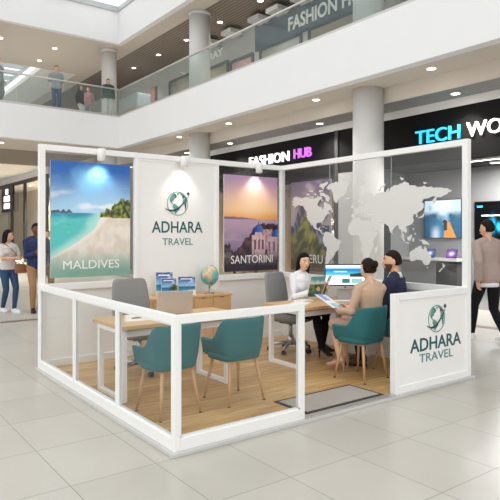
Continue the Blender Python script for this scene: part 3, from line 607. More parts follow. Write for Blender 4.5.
# ------------------------------------------------------------------ posters
def maldives(u, v):
    hz = .555
    if v > hz:
        k = (v-hz)/(1-hz); c = mixc(lin('#a9d3ee'), lin('#1b62b4'), ss(.0, .9, k+.12*fbm(u*3, v*3, 1)))
        n = fbm(u*2.2+3, v*9, 5); c = mixc(c, lin('#e6eff5'), ss(.02, .4, n)*ss(1., .2, k)*.85)
        n = fbm(u*3.5, v*4, 9); d = math.hypot((u-.5)/.34, (v-.84)/.14); c = mixc(c, lin('#7fbfe8'), ss(1.15, .3, d+n)*.75)
        if u < .26 and v < hz+.022+.016*noise.noise(Vector((u*30, 1, 2))): c = lin('#5a5256')
    else:
        c = mixc(lin('#54c4c2'), lin('#2389b0'), ss(hz-.06, hz, v)); c = mixc(c, lin('#8fdcd4'), ss(.05, .4, fbm(u*5, v*14, 2))*.6)
        c = mixc(c, lin('#2f8fa2'), ss(.1, .35, fbm(u*4, v*16, 8))*ss(.2, .45, v)*.6)
        sh = .64*(1-max(0, (hz-v)/.38)**1.7)+.02*fbm(u*3, v*6, 4)       # shoreline u at height v
        s = u-sh-.04*noise.noise(Vector((v*9, 2, 1)))
        sand = mixc(lin('#ece4da'), lin('#ddd0c2'), ss(-.3, .3, fbm(u*9, v*9, 6)))
        c = mixc(c, lin('#b5e6de'), ss(-.22, .0, s)); c = mixc(c, lin('#f2ece2'), ss(-.03, .01, s)); c = mixc(c, sand, ss(.0, .10, s))
        c = mixc(c, lin('#5f9f8e'), ss(.28, .03, v)*.85)
    tp = hz+.005+.12*ss(.6, .9, u)+.05*noise.noise(Vector((u*14, 3, 0)))+.025*noise.noise(Vector((u*40, 8, 0)))
    if u > .6+.02*noise.noise(Vector((v*30, 0, 0))) and hz-.02-.02*u < v < tp:
        n = fbm(u*22, v*22, 3); c = mixc(lin('#1f3a1a'), lin('#a5a73a'), ss(-.2, .4, n)); c = mixc(c, lin('#7a5a2a'), ss(.25, .45, fbm(u*30, v*30, 12))*.6)
    return c
def santorini(u, v):
    hz = .54
    if v > hz:
        k = (v-hz)/(1-hz)
        c = mixc(lin('#f3a24c'), lin('#f6c896'), ss(0, .25, k)); c = mixc(c, lin('#ecbcae'), ss(.2, .6, k)); c = mixc(c, lin('#b292b4'), ss(.55, 1.1, k+.3*abs(u-.5)))
        c = mixc(c, lin('#f7dcb9'), .45*math.exp(-(((u-.5)/.25)**2+((k-.35)/.3)**2)))
        if v < hz+.025*ss(.75, .2, u): c = lin('#7d6387')
    else:
        c = mixc(lin('#b79ab0'), lin('#8a7797'), ss(hz, .2, v)); c = mixc(c, lin('#c9a9b4'), ss(0, .3, fbm(u*4, v*20, 1))*.4)
    cl = .20+.30*ss(.1, .72, u)+.03*noise.noise(Vector((u*12, 5, 1)))+.018*noise.noise(Vector((u*33, 5, 1)))
    if u < .12: cl = max(cl, .28+.04*noise.noise(Vector((u*40, 1, 1))))
    if v < cl:
        n = fbm(u*12, v*12, 2); c = mixc(lin('#2b1f2b'), lin('#6b4b50'), ss(-.2, .35, n))
    # houses with blue domes
    def blk(u0, u1, v0, v1, col):
        return col if u0 < u < u1 and v0 < v < v1 else None
    for b in ((.70,.90,.22,.44,'#b08a92'),(.80,1.0,.10,.36,'#cfb0c0'),(.50,.76,.10,.38,'#dcb8be'),(.56,.70,.36,.42,'#d5aeb6'),(.40,.58,.06,.17,'#b795aa'),(.62,.98,.05,.15,'#c4a2b2'),(.0,.14,.06,.2,'#4b4a66')):
        q = blk(*b)
        if q: c = mixc(lin(q), lin('#f0d0c8') if fbm(u*30, v*30, 3) > -.05 else lin('#7d5f73'), .55*ss(-.15, .3, fbm(u*14, v*14, 6)))
    for uu in (.56, .64, .71):
        if abs(u-uu) < .02 and .22 < v < .33: c = lin('#6a5068')
    for uu in (.84, .93):
        if abs(u-uu) < .02 and .2 < v < .31: c = lin('#7d6179')
    for cu, cv, ru, rv in ((.63,.405,.09,.085),(.97,.36,.085,.08)):
        if ((u-cu)/ru)**2+((v-cv)/rv)**2 < 1 and v > cv: c = mixc(lin('#1f3f9a'), lin('#4a77c9'), ss(-.1, .08, u-cu))
    if abs(u-.63) < .008 and .48 < v < .52: c = lin('#2b3f86')
    c = mixc(c, lin('#2e2836'), ss(.26, .06, v)*.92)
    return c
def peru(u, v):
    c = mixc(lin('#b9b0b8'), lin('#7d6c88'), ss(.65, 1., v)); c = mixc(c, lin('#d2cdd0'), ss(.05, .35, fbm(u*3, v*6, 1))*.5)
    r = .50+.30*math.exp(-((u-.28)/.13)**2)+.22*math.exp(-((u-.68)/.1)**2)+.05*noise.noise(Vector((u*9, 1, 1)))
    if v < r:
        n = fbm(u*9+v*5, v*5-u*3, 4); c = mixc(lin('#47506a'), lin('#a3a8b6'), ss(-.2, .4, n))
    r2 = .30+.28*math.exp(-((u-.45)/.2)**2)+.10*ss(.6, .2, u)-.1*ss(.6, 1, u)+.05*noise.noise(Vector((u*11, 7, 1)))
    if v < r2:
        n = fbm(u*7-v*6, v*9, 8); c = mixc(lin('#55583a'), lin('#a5a45c'), ss(-.25, .4, n)); c = mixc(c, lin('#77735a'), ss(.15, .4, fbm(u*15, v*15, 3))*.7)
    c = mixc(c, lin('#5f5845'), ss(.30, .06, v)*.9)
    return c
PBK = mat('poster_board', '#d9d9d7', .5)
t = thing('poster', 'tall tropical beach poster with white capitals on the left glazed bay', 'poster', (.13, 3.222, 1.085))
box('board', PBK, 0, 1.02, 0, .018, 0, 1.41, t); art('print', maldives, (0, -.002, 0), (1,0,0), (0,0,1), 1.02, 1.41, 150, 200, ART, t)
text('lettering', 'MALDIVES', TXTW, (.15, -.003, .10), (1,0,0), (0,0,1), .72, .105, t, .003, .0)
t = thing('poster', 'sunset village poster with blue domes on the right glazed bay', 'poster', (2.62, 3.222, 1.06))
box('board', PBK, 0, 1.0, 0, .018, 0, 1.42, t); art('print', santorini, (0, -.002, 0), (1,0,0), (0,0,1), 1.0, 1.42, 150, 200, ART, t)
text('lettering', 'SANTORINI', TXTW, (.12, -.003, .115), (1,0,0), (0,0,1), .78, .12, t, .003, .0)
t = thing('poster', 'green mountain poster behind the world map glass by the back corner', 'poster', (3.752, 3.05, 1.06))
box('board', PBK, 0, .018, -.86, 0, 0, 1.34, t); art('print', peru, (-.002, 0, 0), (0,-1,0), (0,0,1), .86, 1.34, 110, 160, ART, t)
text('lettering', 'PERU', TXTW, (-.003, -.33, .12), (0,-1,0), (0,0,1), .37, .125, t, .003, .0)

# track spots on the top rail
for x, lb in ((.72, 'white cylinder spotlight on the top rail above the beach poster'), (1.9, 'white cylinder spotlight on the top rail above the globe emblem'), (3.18, 'white cylinder spotlight on the top rail above the sunset poster')):
    t = thing('spotlight', lb, 'spotlight', (x, 3.215, 2.60), group='spotlights along the booth top rail')
    box('bracket', WHITE, -.06, -.02, -.05, 0, -.0, .05, t, .004)
    bm = bmesh.new(); lathe(bm, (0,-.10,0), [(.048,.065),(.05,.06),(.05,-.075),(.042,-.08),(.04,-.06)], 20); mk('lamp_head', bm, WHITE, t, True)
    box('arm', WHITE, -.03, 0, -.10, -.02, .012, .03, t)
    bm = bmesh.new(); cyl(bm, (0,-.10), .038, -.066, -.062); mk('lens', bm, LAMP, t)
    L = bpy.data.lights.new('lamp', 'SPOT'); L.energy = 8; L.spot_size = 1.9; L.spot_blend = .7; L.shadow_soft_size = .05; L.color = (1, .94, .84)
    o = bpy.data.objects.new('lamp', L); COL.objects.link(o); o.parent = t; o.location = (0,-.10,-.085); o.rotation_euler = (math.radians(17), 0, 0)

# ------------------------------------------------------------------ furniture
def loop_leg(name, x, y0, y1, h, par, w=.05):
    bm = bmesh.new(); bx(bm, x, x+w, y0, y0+w, 0, h); bx(bm, x, x+w, y1-w, y1, 0, h); bx(bm, x, x+w, y0+w, y1-w, 0, w*.8); bx(bm, x, x+w, y0+w, y1-w, h-w, h); return mk(name, bm, WHITE, par, bev=.003)
def desk(label, loc, w, d, xs):
    t = thing('office_desk', label, 'desk', loc)
    box('desktop', OAK, 0, w, 0, d, .685, .722, t, .004)
    for x in xs: loop_leg('loop_leg', x, .04, d-.06, .685, t)
    bm = bmesh.new(); bx(bm, xs[0]+.05, xs[1], .10, .13, .60, .66); bx(bm, xs[0]+.05, xs[1], d-.15, d-.12, .60, .66); mk('under_rail', bm, WHITE, t)
    return t
desk('oak topped desk on white loop legs at the left, holding a laptop', (.16, 1.28, FZ), 1.46, .70, (.03, 1.20))
desk('oak topped desk on white loop legs at the right, between agent and clients', (2.34, 1.28, FZ), 1.33, .68, (.05, 1.22))

def arm_chair(label):
    t = thing('armchair', label, 'chair', group='teal tub chairs')
    # tub shell: path runs right arm front -> round the back -> left arm front
    W, D, path = .235, .19, []
    for k in range(7): path.append((W, .22-k*(.22+.03)/6, 1, 0, 0))
    for k in range(1, 16):
        a = PI*k/16
        x = W*math.copysign(abs(math.cos(a))**.62, math.cos(a)); y = -.03-D*abs(math.sin(a))**.62
        path.append((x, y, 0, 0, math.sin(a)))
    for k in range(7): path.append((-W, -.03+k*(.25)/6, -1, 0, 0))
    bm = bmesh.new(); G = []
    n = len(path); th = .042
    for i, (x, y, *_r) in enumerate(path):
        x0, y0 = path[max(0, i-1)][:2]; x1, y1 = path[min(n-1, i+1)][:2]
        tx, ty = x1-x0, y1-y0; L = math.hypot(tx, ty); nx, ny = -ty/L, tx/L     # outward normal
        if nx*x+ny*(y-.02) < 0: nx, ny = -nx, -ny
        hb = ss(.02, -.17, y); top = .595+.205*hb
        col = []
        for s, z, o in ((0, .405, -.06), (0, .43, -.018), (0, .50, .0), (0, .56, .008), (0, top-.02, .018+.012*hb), (.25, top, .012+.012*hb), (.75, top, -.012+.012*hb), (1, top-.02, -.018+.012*hb), (1, .56, -.02), (1, .50, -.03), (1, .44, -.045)):
            off = o-(th if s == 1 else 0)*.75
            col.append(bm.verts.new((x+nx*off, y+ny*off, z)))
        G.append(col)
    for a, b in zip(G, G[1:]):
        m_ = len(a)
        for k in range(m_): bm.faces.new((a[k], a[(k+1) % m_], b[(k+1) % m_], b[k]))
    bm.faces.new(G[0]); bm.faces.new(G[-1][::-1])
    o = mk('shell', bm, TEAL, t, True); md = o.modifiers.new('s', 'SUBSURF'); md.levels = md.render_levels = 1
    bm = bmesh.new(); loft(bm, [ring((0,.01,z),(1,0,0),(0,1,0),.235*q,.215*q,28,3.6) for z, q in ((.40,.86),(.405,.93),(.43,.965),(.47,.96),(.485,.92),(.49,.8))]); mk('seat_cushion', bm, TEAL, t, True)
    bm = bmesh.new(); bx(bm, -.17, .17, -.15, .17, .385, .402); mk('under_frame', bm, LEGW, t)
    for sx in (-1, 1):
        for sy in (-1, 1):
            bm = bmesh.new(); a = Vector((sx*.15, sy*.14, .40)); b = Vector((sx*.205, sy*.205, 0.)); tube(bm, [a, b], [.019, .011], 12)
            q = mk('leg', bm, LEGW, t, True)
            bm = bmesh.new(); cyl(bm, (sx*.205, sy*.205), .013, -.001, .008, 12); mk('glide', bm, DGREY, q)
    return t
ch = arm_chair('teal tub chair nearest the left glass partition, in front of the laptop desk')
ch.location = (.42, .86, FZ+.001); ch.rotation_euler = (0,0,math.radians(4))
dup(ch, (1.12, .84, FZ+.001), math.radians(1), 'empty teal tub chair beside the white post, second from the left')
dup(ch, (2.70, .66, FZ+.001), math.radians(5), 'teal tub chair in which the woman in beige sits')
dup(ch, (3.36, .68, FZ+.001), math.radians(10), 'teal tub chair in which the man in navy sits, mostly behind the sign panel')

def task_chair(label, loc, rz, group=None):
    t = thing('task_chair', label, 'chair', loc, rz, 'grey task chairs')
    bm = bmesh.new(); rs = []
    for z, w, y in ((.42,.40,-.20),(.44,.46,-.205),(.60,.48,-.225),(.75,.48,-.245),(.90,.46,-.265),(1.0,.43,-.285),(1.035,.40,-.29),(1.05,.34,-.293)):
        r = []
        for i in range(24):
            a = 2*PI*i/24; ca = math.copysign(abs(math.cos(a))**.5, math.cos(a)); sa = math.copysign(abs(math.sin(a))**.7, math.sin(a))
            x = w/2*ca; r.append(Vector((x, y+.028*sa+.30*(x*x), z)))
        rs.append(r)
    loft(bm, rs); mk('backrest', bm, GREYF, t, True)
    bm = bmesh.new(); loft(bm, [ring((0,.035,z),(1,0,0),(0,1,0),.255*q,.25*q,28,3.2) for z, q in ((.41,.85),(.425,.95),(.45,1),(.48,.99),(.50,.93),(.505,.8))]); mk('seat', bm, GREYF2, t, True)
    bm = bmesh.new(); bx(bm, -.12, .12, -.1, .12, .38, .42); tube(bm, [(0,-.05,.40),(0,-.24,.42),(0,-.27,.55),(0,-.28,.7)], .02); mk('mechanism', bm, DGREY, t)
    bm = bmesh.new(); cyl(bm, (0,0), .045, .09, .22); cyl(bm, (0,0), .026, .22, .39); mk('gas_column', bm, CHROME, t, True)
    for k in range(5):
        a = 2*PI*k/5+.3; c, s = math.cos(a), math.sin(a)
        bm = bmesh.new(); tube(bm, [(0,0,.125),(c*.17,s*.17,.105),(c*.29,s*.29,.085)], [.03,.022,.016], 8); q = mk('base_spoke', bm, CHROME, t, True)
        bm = bmesh.new()
        for d in (-.016, .016):
            e = Vector((c*.29-s*d, s*.29+c*d, .031)); tube(bm, [e+Vector((-s, c, 0))*-.009, e+Vector((-s, c, 0))*.009], .03, 12)
        mk('caster', bm, BLACKM, q)
    return t
task_chair('grey upholstered swivel chair behind the left laptop desk', (.86, 2.34, FZ+.001), math.radians(180))
def zr(fx, fy): return math.atan2(-fx, fy)
task_chair('grey upholstered swivel chair in which the woman agent sits', (3.01, 2.20, FZ+.001), zr(.25,-.97))

# cabinet
t = thing('sideboard', 'low oak sideboard against the white centre panel', 'cabinet', (1.28, 2.83, FZ))
box('body', OAKV, 0, 1.20, .02, .36, .06, .73, t, .002); box('cabinet_top', OAK, -.01, 1.215, 0, .37, .73, .76, t, .003); box('plinth', DGREY, .02, 1.18, .05, .34, 0, .06, t)
for k in range(4):
    d = box('door', OAKV, .008+k*.298, .298+k*.298, 0, .02, .07, .725, t, .0015); box('finger_pull', DGREY, .12+k*.298, .18+k*.298, -.002, .004, .716, .724, d)
CT = FZ+.76
# things on the sideboard
def beach(u, v):
    c = mixc(lin('#8cc0e0'), lin('#164a94'), ss(.45, .9, v))
    c = mixc(c, lin('#dfeaf2'), ss(.1, .35, fbm(u*3, v*8, 2))*ss(.4, .7, v)*.6)
    if v < .46: c = mixc(lin('#1d8fb0'), lin('#155a96'), ss(.2, .46, v)); c = mixc(c, lin('#e9dcc4'), ss(.22, .1, v-.1*u))
    if v < .4 and fbm(u*9, v*9, 5) > .18 and u > .4: c = lin('#2d4a2a')
    return c
def brochure(label, x, y, w, h, z=CT):
    t = thing('brochure', label, 'brochure', (x, y, z)); t.rotation_euler = (math.radians(-10), 0, math.radians(-22))
    box('booklet', PAPER, 0, w, 0, .012, .001, h, t); art('cover_print', beach, (.004, -.0015, .01), (1,0,0), (0,0,1), w-.008, h-.014, 24, 34, ART, t)
    box('cover_title', TXTW, w*.15, w*.8, -.003, -.0015, h*.84, h*.89, t); return t
brochure('tall blue beach brochure at the back of the clear stand', 1.44, 3.06, .225, .31, CT+.01); brochure('shorter blue beach brochure in front in the clear stand', 1.49, 3.005, .20, .23, CT+.01)
brochure('blue beach brochure standing alone beside the globe', 1.755, 3.03, .235, .25)
t = thing('brochure_stand', 'clear stand on the sideboard holding two blue brochures', 'stand', (1.455, 2.955, CT), math.radians(-22))
box('stand_base', ACRYL, -.01, .24, -.01, .16, 0, .006, t); box('front_lip', ACRYL, -.01, .24, -.012, -.006, .0, .09, t); box('side_wall', ACRYL, -.014, -.008, -.01, .13, 0, .2, t)
t = thing('potted_plant', 'tiny leafy plant in a pale pot before the brochure stand', 'plant', (1.62, 2.90, CT))
bm = bmesh.new(); lathe(bm, (0,0,0), [(.03,0),(.042,.075),(.038,.075),(.034,.06)], 18); mk('pot', bm, mat('pale_pot', '#c9cdc6', .5), t, True)
bm = bmesh.new()
for k in range(70):
    a, e, rr = random.uniform(0, 2*PI), random.uniform(.1, 1.5), random.uniform(.03, .075); d = Vector((math.cos(a)*math.cos(e), math.sin(a)*math.cos(e), math.sin(e))); p = Vector((0,0,.08))+d*rr; s, q = frame(d)
    l = .022; bm.faces.new([bm.verts.new(p+w_) for w_ in (s*-.0+d*-l*.6, s*l*.45, d*l+q*.004, s*-l*.45)])
mk('foliage', bm, mat('small_leaf_green', '#5c7a35', .6, var=.35, nscale=60), t)
t = thing('desk_globe', 'small teal and tan globe on a pale stand on the sideboard', 'globe', (2.22, 2.99, CT))
bm = bmesh.new(); lathe(bm, (0,0,0), [(.065,0),(.066,.012),(.02,.022),(.011,.03),(.011,.105)], 20); mk('base', bm, CHROME, t, True)
def globe_mesh():
    bm = bmesh.new(); n, m_ = 72, 40
    V = [[None]*n for _ in range(m_+1)]; cols = []
    for j in range(m_+1):
        la = -90+180*j/m_
        for i in range(n):
            lo = -168+360*i/n; a, b = math.radians(lo+60), math.radians(la); R = .13
            V[j][i] = bm.verts.new((R*math.cos(b)*math.cos(a), R*math.cos(b)*math.sin(a), R*math.sin(b)))
            land = any(pip(lo, la, Q) for Q in LANDS)
            nn = fbm(lo*.04, la*.05, 3)
            cols.append(mixc(lin('#dcc49c'), lin('#c08c66'), ss(-.2, .4, nn)) if land else mixc(lin('#5aaeb0'), lin('#9ccdbd'), ss(-.2, .5, nn)))
    for j in range(m_):
        for i in range(n): bm.faces.new((V[j][i], V[j][(i+1) % n], V[j+1][(i+1) % n], V[j+1][i]))
    bmesh.ops.remove_doubles
    me = bpy.data.meshes.new('sphere'); bm.to_mesh(me); bm.free(); at = me.color_attributes.new('art', 'FLOAT_COLOR', 'POINT')
    for k, c in enumerate(cols): at.data[k].color = (*c, 1)
    return me
o = mk('sphere', globe_mesh(), ART, t, True); o.location = (0,0,.245); o.rotation_euler = (0, math.radians(23), math.radians(150))
bm = bmesh.new(); tube(bm, [(.143*math.sin(a), 0, .245-.143*math.cos(a)) for a in [PI*k/14*1.0 for k in range(15)]], .005, 6); mk('meridian_arm', bm, CHROME, t, True)
# on the left desk
DT = FZ+.722
t = thing('laptop', 'open pale laptop seen from behind on the left desk', 'laptop', (.93, 1.66, DT), math.radians(-18))
LP = mat('pale_aluminium', '#c3bab0', .4, .25)
box('keyboard_base', LP, -.19, .19, .0, .26, .002, .018, t, .004); l = box('screen_lid', LP, -.19, .19, -.008, .0, 0, .25, t, .003); l.location = (0, .004, .014); l.rotation_euler = (math.radians(12), 0, 0)
box('display', BLACKM, -.18, .18, .0005, .0015, .012, .24, l); bm = bmesh.new(); bx(bm, -.165, .165, .03, .13, .018, .0195); mk('keys', bm, DGREY, t)
t = thing('name_plate', 'white tent name plate near the left desk edge', 'plate', (.335, 1.575, DT), math.radians(-2))
bm = bmesh.new(); vs = [bm.verts.new(p) for p in ((0,-.035,0),(.27,-.035,0),(.27,.035,0),(0,.035,0),(0,0,.062),(.27,0,.062))]
for f in ((0,1,2,3),(0,4,5,1),(3,2,5,4),(0,3,4),(1,5,2)): bm.faces.new([vs[i] for i in f])
mk('card', bm, PAPER, t)
bm = bmesh.new(); bx(bm, .06, .21, -.001, .001, 0, .012); o = mk('printed_line', bm, DGREY, t, loc=(0, -.0235, .022)); o.rotation_euler = (math.radians(-25), 0, 0)
t = thing('paper_sheet', 'loose white sheet on the left desk behind the name plate', 'paper', (.62, 1.74, DT), .2); box('sheet', PAPER, -.1, .1, -.14, .14, .0005, .0035, t)
# on the right desk
def webpage(u, v):
    if v > .88: c = lin('#f4f5f7') if not (.3 < u < .6 and .92 < v < .96) else lin('#a9b3bd')
    elif v > .40:
        k = (v-.40)/.48; c = mixc(lin('#e8d9bb'), lin('#36a7c4'), ss(.02, .3, k)); c = mixc(c, lin('#1f6fb2'), ss(.35, .75, k)); c = mixc(c, lin('#9ecbe6'), ss(.78, 1., k))
        if abs(k-.55) < .05 and .2 < u < .55: c = lin('#eef6fa')
        if u > .62 and k < .42-.5*abs(u-.86) : c = lin('#2b3a2b')
    else:
        c = lin('#f6f7f8')
        if .42 < u < .62 and .08 < v < .3: c = lin('#2f6f78')
        elif .66 < u < .95 and .08 < v < .3: c = lin('#79b7b4')
        elif .08 < u < .32 and (abs(v-.2) < .02 or abs(v-.13) < .015): c = lin('#b9bfc6')
    return c
t = thing('desktop_computer', 'all-in-one computer on the right desk showing a beach web page', 'computer', (3.46, 1.63, DT), math.radians(-36))
ALU = mat('silver_aluminium', '#cfd1d3', .35, .5)
box('display_housing', ALU, -.27, .27, -.008, .014, .13, .46, t, .004); box('bezel', BLACKM, -.27, .27, -.011, -.008, .175, .46, t); art('screen', webpage, (-.257, -.0125, .19), (1,0,0), (0,0,1), .514, .255, 80, 44, SCREEN, t)
bm = bmesh.new(); loft(bm, [ring((0,y,z),(1,0,0),(0,1,0),.09,.006,12,4) for y, z in ((.05,.006),(.045,.1),(.02,.2))]); bx(bm, -.1, .1, -.05, .12, .0005, .008); mk('stand', bm, ALU, t)
bm = bmesh.new(); tube(bm, [(0,-.0095,.157),(0,-.012,.157)], .012, 16); mk('front_emblem', bm, DGREY, t)
t = thing('keyboard', 'slim pale keyboard before the computer on the right desk', 'keyboard', (3.27, 1.42, DT), math.radians(-30)); box('case', ALU, -.2, .2, -.055, .055, .0005, .012, t, .003)
for k in range(4): box('key_row', PAPER, -.19, .19, -.048+k*.025, -.028+k*.025, .012, .015, t)
t = thing('paper_sheet', 'loose white sheet at the left end of the right desk', 'paper', (2.66, 1.62, DT), .5); box('sheet', PAPER, -.15, .12, -.11, .11, .0005, .0035, t)
t = thing('notebook', 'thin white booklet under the agent\'s brochure on the right desk', 'booklet', (2.86, 1.78, DT), .3); box('cover', PAPER, -.11, .11, -.08, .08, .0005, .012, t); box('page_block', mat('page_cream', '#e6e1d6', .7), -.105, .105, -.076, .076, .012, .016, t)
# entrance mat
t = thing('door_mat', 'grey woven mat with dark border in the booth entrance', 'mat', (1.87, .29, FZ))
box('border', mat('mat_rubber', '#35312f', .8), -.52, .50, -.23, .23, .0005, .008, t, .003); box('woven_field', mat('mat_weave', '#a39b92', .95, var=.18, nscale=220, bump=.3), -.485, .465, -.195, .195, .008, .011, t)
#PART3
# ------------------------------------------------------------------ people
def fuse(name, bm, m, par, vox=.006, it=4):
    me = bpy.data.meshes.new(name); bmesh.ops.recalc_face_normals(bm, faces=bm.faces[:]); bm.to_mesh(me); bm.free()
    o = bpy.data.objects.new(name, me); COL.objects.link(o)
    r = o.modifiers.new('r', 'REMESH'); r.mode = 'VOXEL'; r.voxel_size = vox
    s = o.modifiers.new('s', 'SMOOTH'); s.factor = .5; s.iterations = it
    bpy.context.view_layer.update()
    m2 = bpy.data.meshes.new_from_object(o.evaluated_get(bpy.context.evaluated_depsgraph_get())); m2.name = name
    bpy.data.objects.remove(o); bpy.data.meshes.remove(me)
    m2.materials.clear()
    return mk(name, m2, m, par, True)
def ik(a, c, l1, l2, pole):
    a, c, pole = Vector(a), Vector(c), Vector(pole); d = c-a; L = min(d.length, (l1+l2)*.999); d.normalize(); c = a+d*L
    x = (l1*l1-l2*l2+L*L)/(2*L); h = math.sqrt(max(0, l1*l1-x*x)); p = pole-d*pole.dot(d); p.normalize()
    return a+d*x+p*h, c
def chain(bm, pts, rad, n=14):
    tube(bm, pts, rad, n)
    for p, r in zip(pts, rad): ell(bm, p, (r, r, r), 12, 8)
SK = [mat('skin_light', '#dba98c', .5, var=.03, spec=.35), mat('skin_medium', '#c98f70', .5, var=.03, spec=.35), mat('skin_deep', '#6f4633', .5, var=.03, spec=.35), mat('skin_pale', '#e2b59a', .5, var=.03, spec=.35)]
HB = mat('dark_brown_hair', '#21150f', .6, spec=.15, var=.15, nscale=60, stretch=(60, 60, 4)); HK = mat('near_black_hair', '#100c0a', .6, spec=.15, var=.15, nscale=60, stretch=(60, 60, 4)); HL = mat('brown_hair', '#38241a', .6, spec=.15, var=.15, nscale=60, stretch=(60, 60, 4))
EYEW = mat('eye_white', '#ece7e2', .3); IRIS = mat('dark_iris', '#2a1a12', .3); LIP = mat('lip_rose', '#a84a48', .5)
def person(label, loc, rz, P, group=None):
    """P: pose and outfit, in a frame facing +Y, metres for a 1.70 m figure"""
    t = thing('person', label, 'person', loc, rz, group); s = P.get('h', 1.7)/1.7; t.scale = (s, s, s)
    far = P.get('far', False); vox = .012 if far else .0058
    pel = Vector(P.get('pelvis', (0,0,.92))); up = Vector(P.get('up', (0,0,1))).normalized(); ty = P.get('twist', 0)
    fw0 = Vector((0,1,0)); fem = P.get('fem', False)
    rt = Vector((math.cos(ty), math.sin(ty), 0)); rt = (rt-up*rt.dot(up)).normalized(); fw = up.cross(rt)
    T = lambda x, y, z: pel+rt*x+fw*y+up*z          # torso frame, z above the pelvis
    sw = .150 if fem else .180
    neck = T(0,-.012,.515); headc = neck+Vector(P.get('head_off', (0,.02,.135)))
    hy, hp = P.get('head', (0, 0)); HM = Matrix.Rotation(hy, 3, 'Z') @ Matrix.Rotation(hp, 3, 'X')
    skin = P.get('skin', SK[0])
    # joints
    sh = {-1: T(-sw,-.01,.425), 1: T(sw,-.01,.425)}; hips = {k: pel+Vector((k*.088,0,-.03)) for k in (-1, 1)}
    el, wr, kn, an = {}, {}, {}, {}
    for k in (-1, 1):
        w = P['wr'][0 if k < 0 else 1]; pole = P.get('epole', ((-.5,-1,-.4), (.5,-1,-.4)))[0 if k < 0 else 1]
        el[k], wr[k] = ik(sh[k], w, .285, .255, pole)
        a = P['an'][0 if k < 0 else 1]; kp = P.get('kpole', ((-.05,1,.1), (.05,1,.1)))[0 if k < 0 else 1]
        kn[k], an[k] = ik(hips[k], a, .425, .42, kp)
    toe = P.get('toe', ((-.12,1,0), (.12,1,0)))
    def torso(bm, g=0., z0=-.10, z1=.50, wst=None, shoulder=True):
        prof = [(-.10,.135,.10),(-.04,.165,.12),(.03,.168 if fem else .160,.122),(.10,.150,.108),(.18,.125 if fem else .145,.095),(.26,.135 if fem else .155,.102),(.34,.150 if fem else .168,.112),(.41,.158 if fem else .178,.105),(.455,.115 if fem else .135,.082),(.485,.08,.066),(.505,.06,.058)]
        rs = [ring(T(0,(.012 if z > .2 else 0)*(z/.4),z), rt, fw, a+g, b+g, 22, 2.3) for z, a, b in prof if z0-.001 <= z <= z1+.001]
        loft(bm, rs)
        if fem and z1 > .4:
            for k in (-1, 1): ell(bm, T(k*.072,.085,.315), (.062+g*.5,.05+g*.5,.06+g*.5), 12, 8)
        if shoulder:
            for k in (-1, 1): q_ = (.043 if fem else .051)+g; ell(bm, sh[k], (q_, q_, q_), 14, 9)
            for k in (-1, 1):
                q_ = (.040 if fem else .048)+g*.8; tube(bm, [T(k*.02,-.012,.492), T(k*sw*.55,-.012,.462), T(k*sw*.9,-.01,.437)], [q_*.95, q_, q_], 14)
    def arm(bm, k, g=0., end=1.):
        r = (.050, .047, .040, .036, .026) if not fem else (.044, .040, .034, .030, .022)
        A, B, C = sh[k], el[k], wr[k]; pts = [A, A.lerp(B, .5), B, B.lerp(C, .45), C]; rr = [q+g for q in r]
        if end < 1:
            if end <= .5: pts, rr = [A, A.lerp(B, end*2)], [r[0]+g, r[1]+g+.006]
            else: pts, rr = [A, A.lerp(B, .5), B, B.lerp(C, (end-.5)*2)], rr[:3]+[r[3]+g]
        chain(bm, pts, rr)
    def leg(bm, k, g=0., end=1.):
        r = (.088, .078, .056, .054, .036) if not fem else (.086, .074, .053, .050, .033)
        A, B, C = hips[k], kn[k], an[k]; pts = [A, A.lerp(B, .45), B, B.lerp(C, .35), C]; rr = [q+g for q in r]
        if end < 1: pts, rr = [A, A.lerp(B, .45), A.lerp(B, .96)], [rr[0], rr[1], rr[2]+.02]
        chain(bm, pts, rr)
    def foot(bm, k, g=0., lift=0.):
        d = Vector(toe[0 if k < 0 else 1]); d.z = 0; d.normalize(); sd = Vector((d.y,-d.x,0)); A = an[k]; base = A.z-.075
        if lift:
            rs = [ring(Vector((A.x,A.y,0))+d*y+Vector((0,0,base+z)), sd, Vector((0,0,1)), w+g, h+g, 14, 2.4) for y, z, w, h in ((-.055,.075+0,.022,.02),(-.03,.07,.03,.03),(.03,.055,.031,.026),(.09,.024,.036,.02),(.14,.008,.036,.017),(.18,.006,.022,.011))]
        else:
            rs = [ring(Vector((A.x,A.y,0))+d*y+Vector((0,0,base+z)), sd, Vector((0,0,1)), w+g, h+g, 14, 2.6) for y, z, w, h in ((-.065,.035,.022,.026),(-.045,.038,.034,.036),(.0,.042,.037,.04),(.06,.034,.040,.032),(.12,.024,.045,.023),(.165,.02,.038,.018),(.19,.018,.018,.012))]
        loft(bm, rs)
    def hand(bm, k):
        W = wr[k]; fa = (W-el[k]).normalized(); hd = Vector(P.get('hd', (None, None))[0 if k < 0 else 1] or fa).normalized()
        pn = Vector(P.get('palm', ((1,0,-.2), (-1,0,-.2)))[0 if k < 0 else 1]); pn = (pn-hd*pn.dot(hd)).normalized(); sd = hd.cross(pn).normalized()
        curl = P.get('curl', .35); th_side = P.get('thumb', (None, None))[0 if k < 0 else 1]
        if th_side is None: th_side = 1 if sd.dot(Vector((0,1,.4))) > 0 else -1
        Q = .92 if fem else 1.
        loft(bm, [ring(W+hd*y*Q, sd, pn, w*Q, h*Q, 12, 2.6) for y, w, h in ((-.01,.024,.02),(.02,.033,.016),(.06,.040,.014),(.09,.038,.012))])
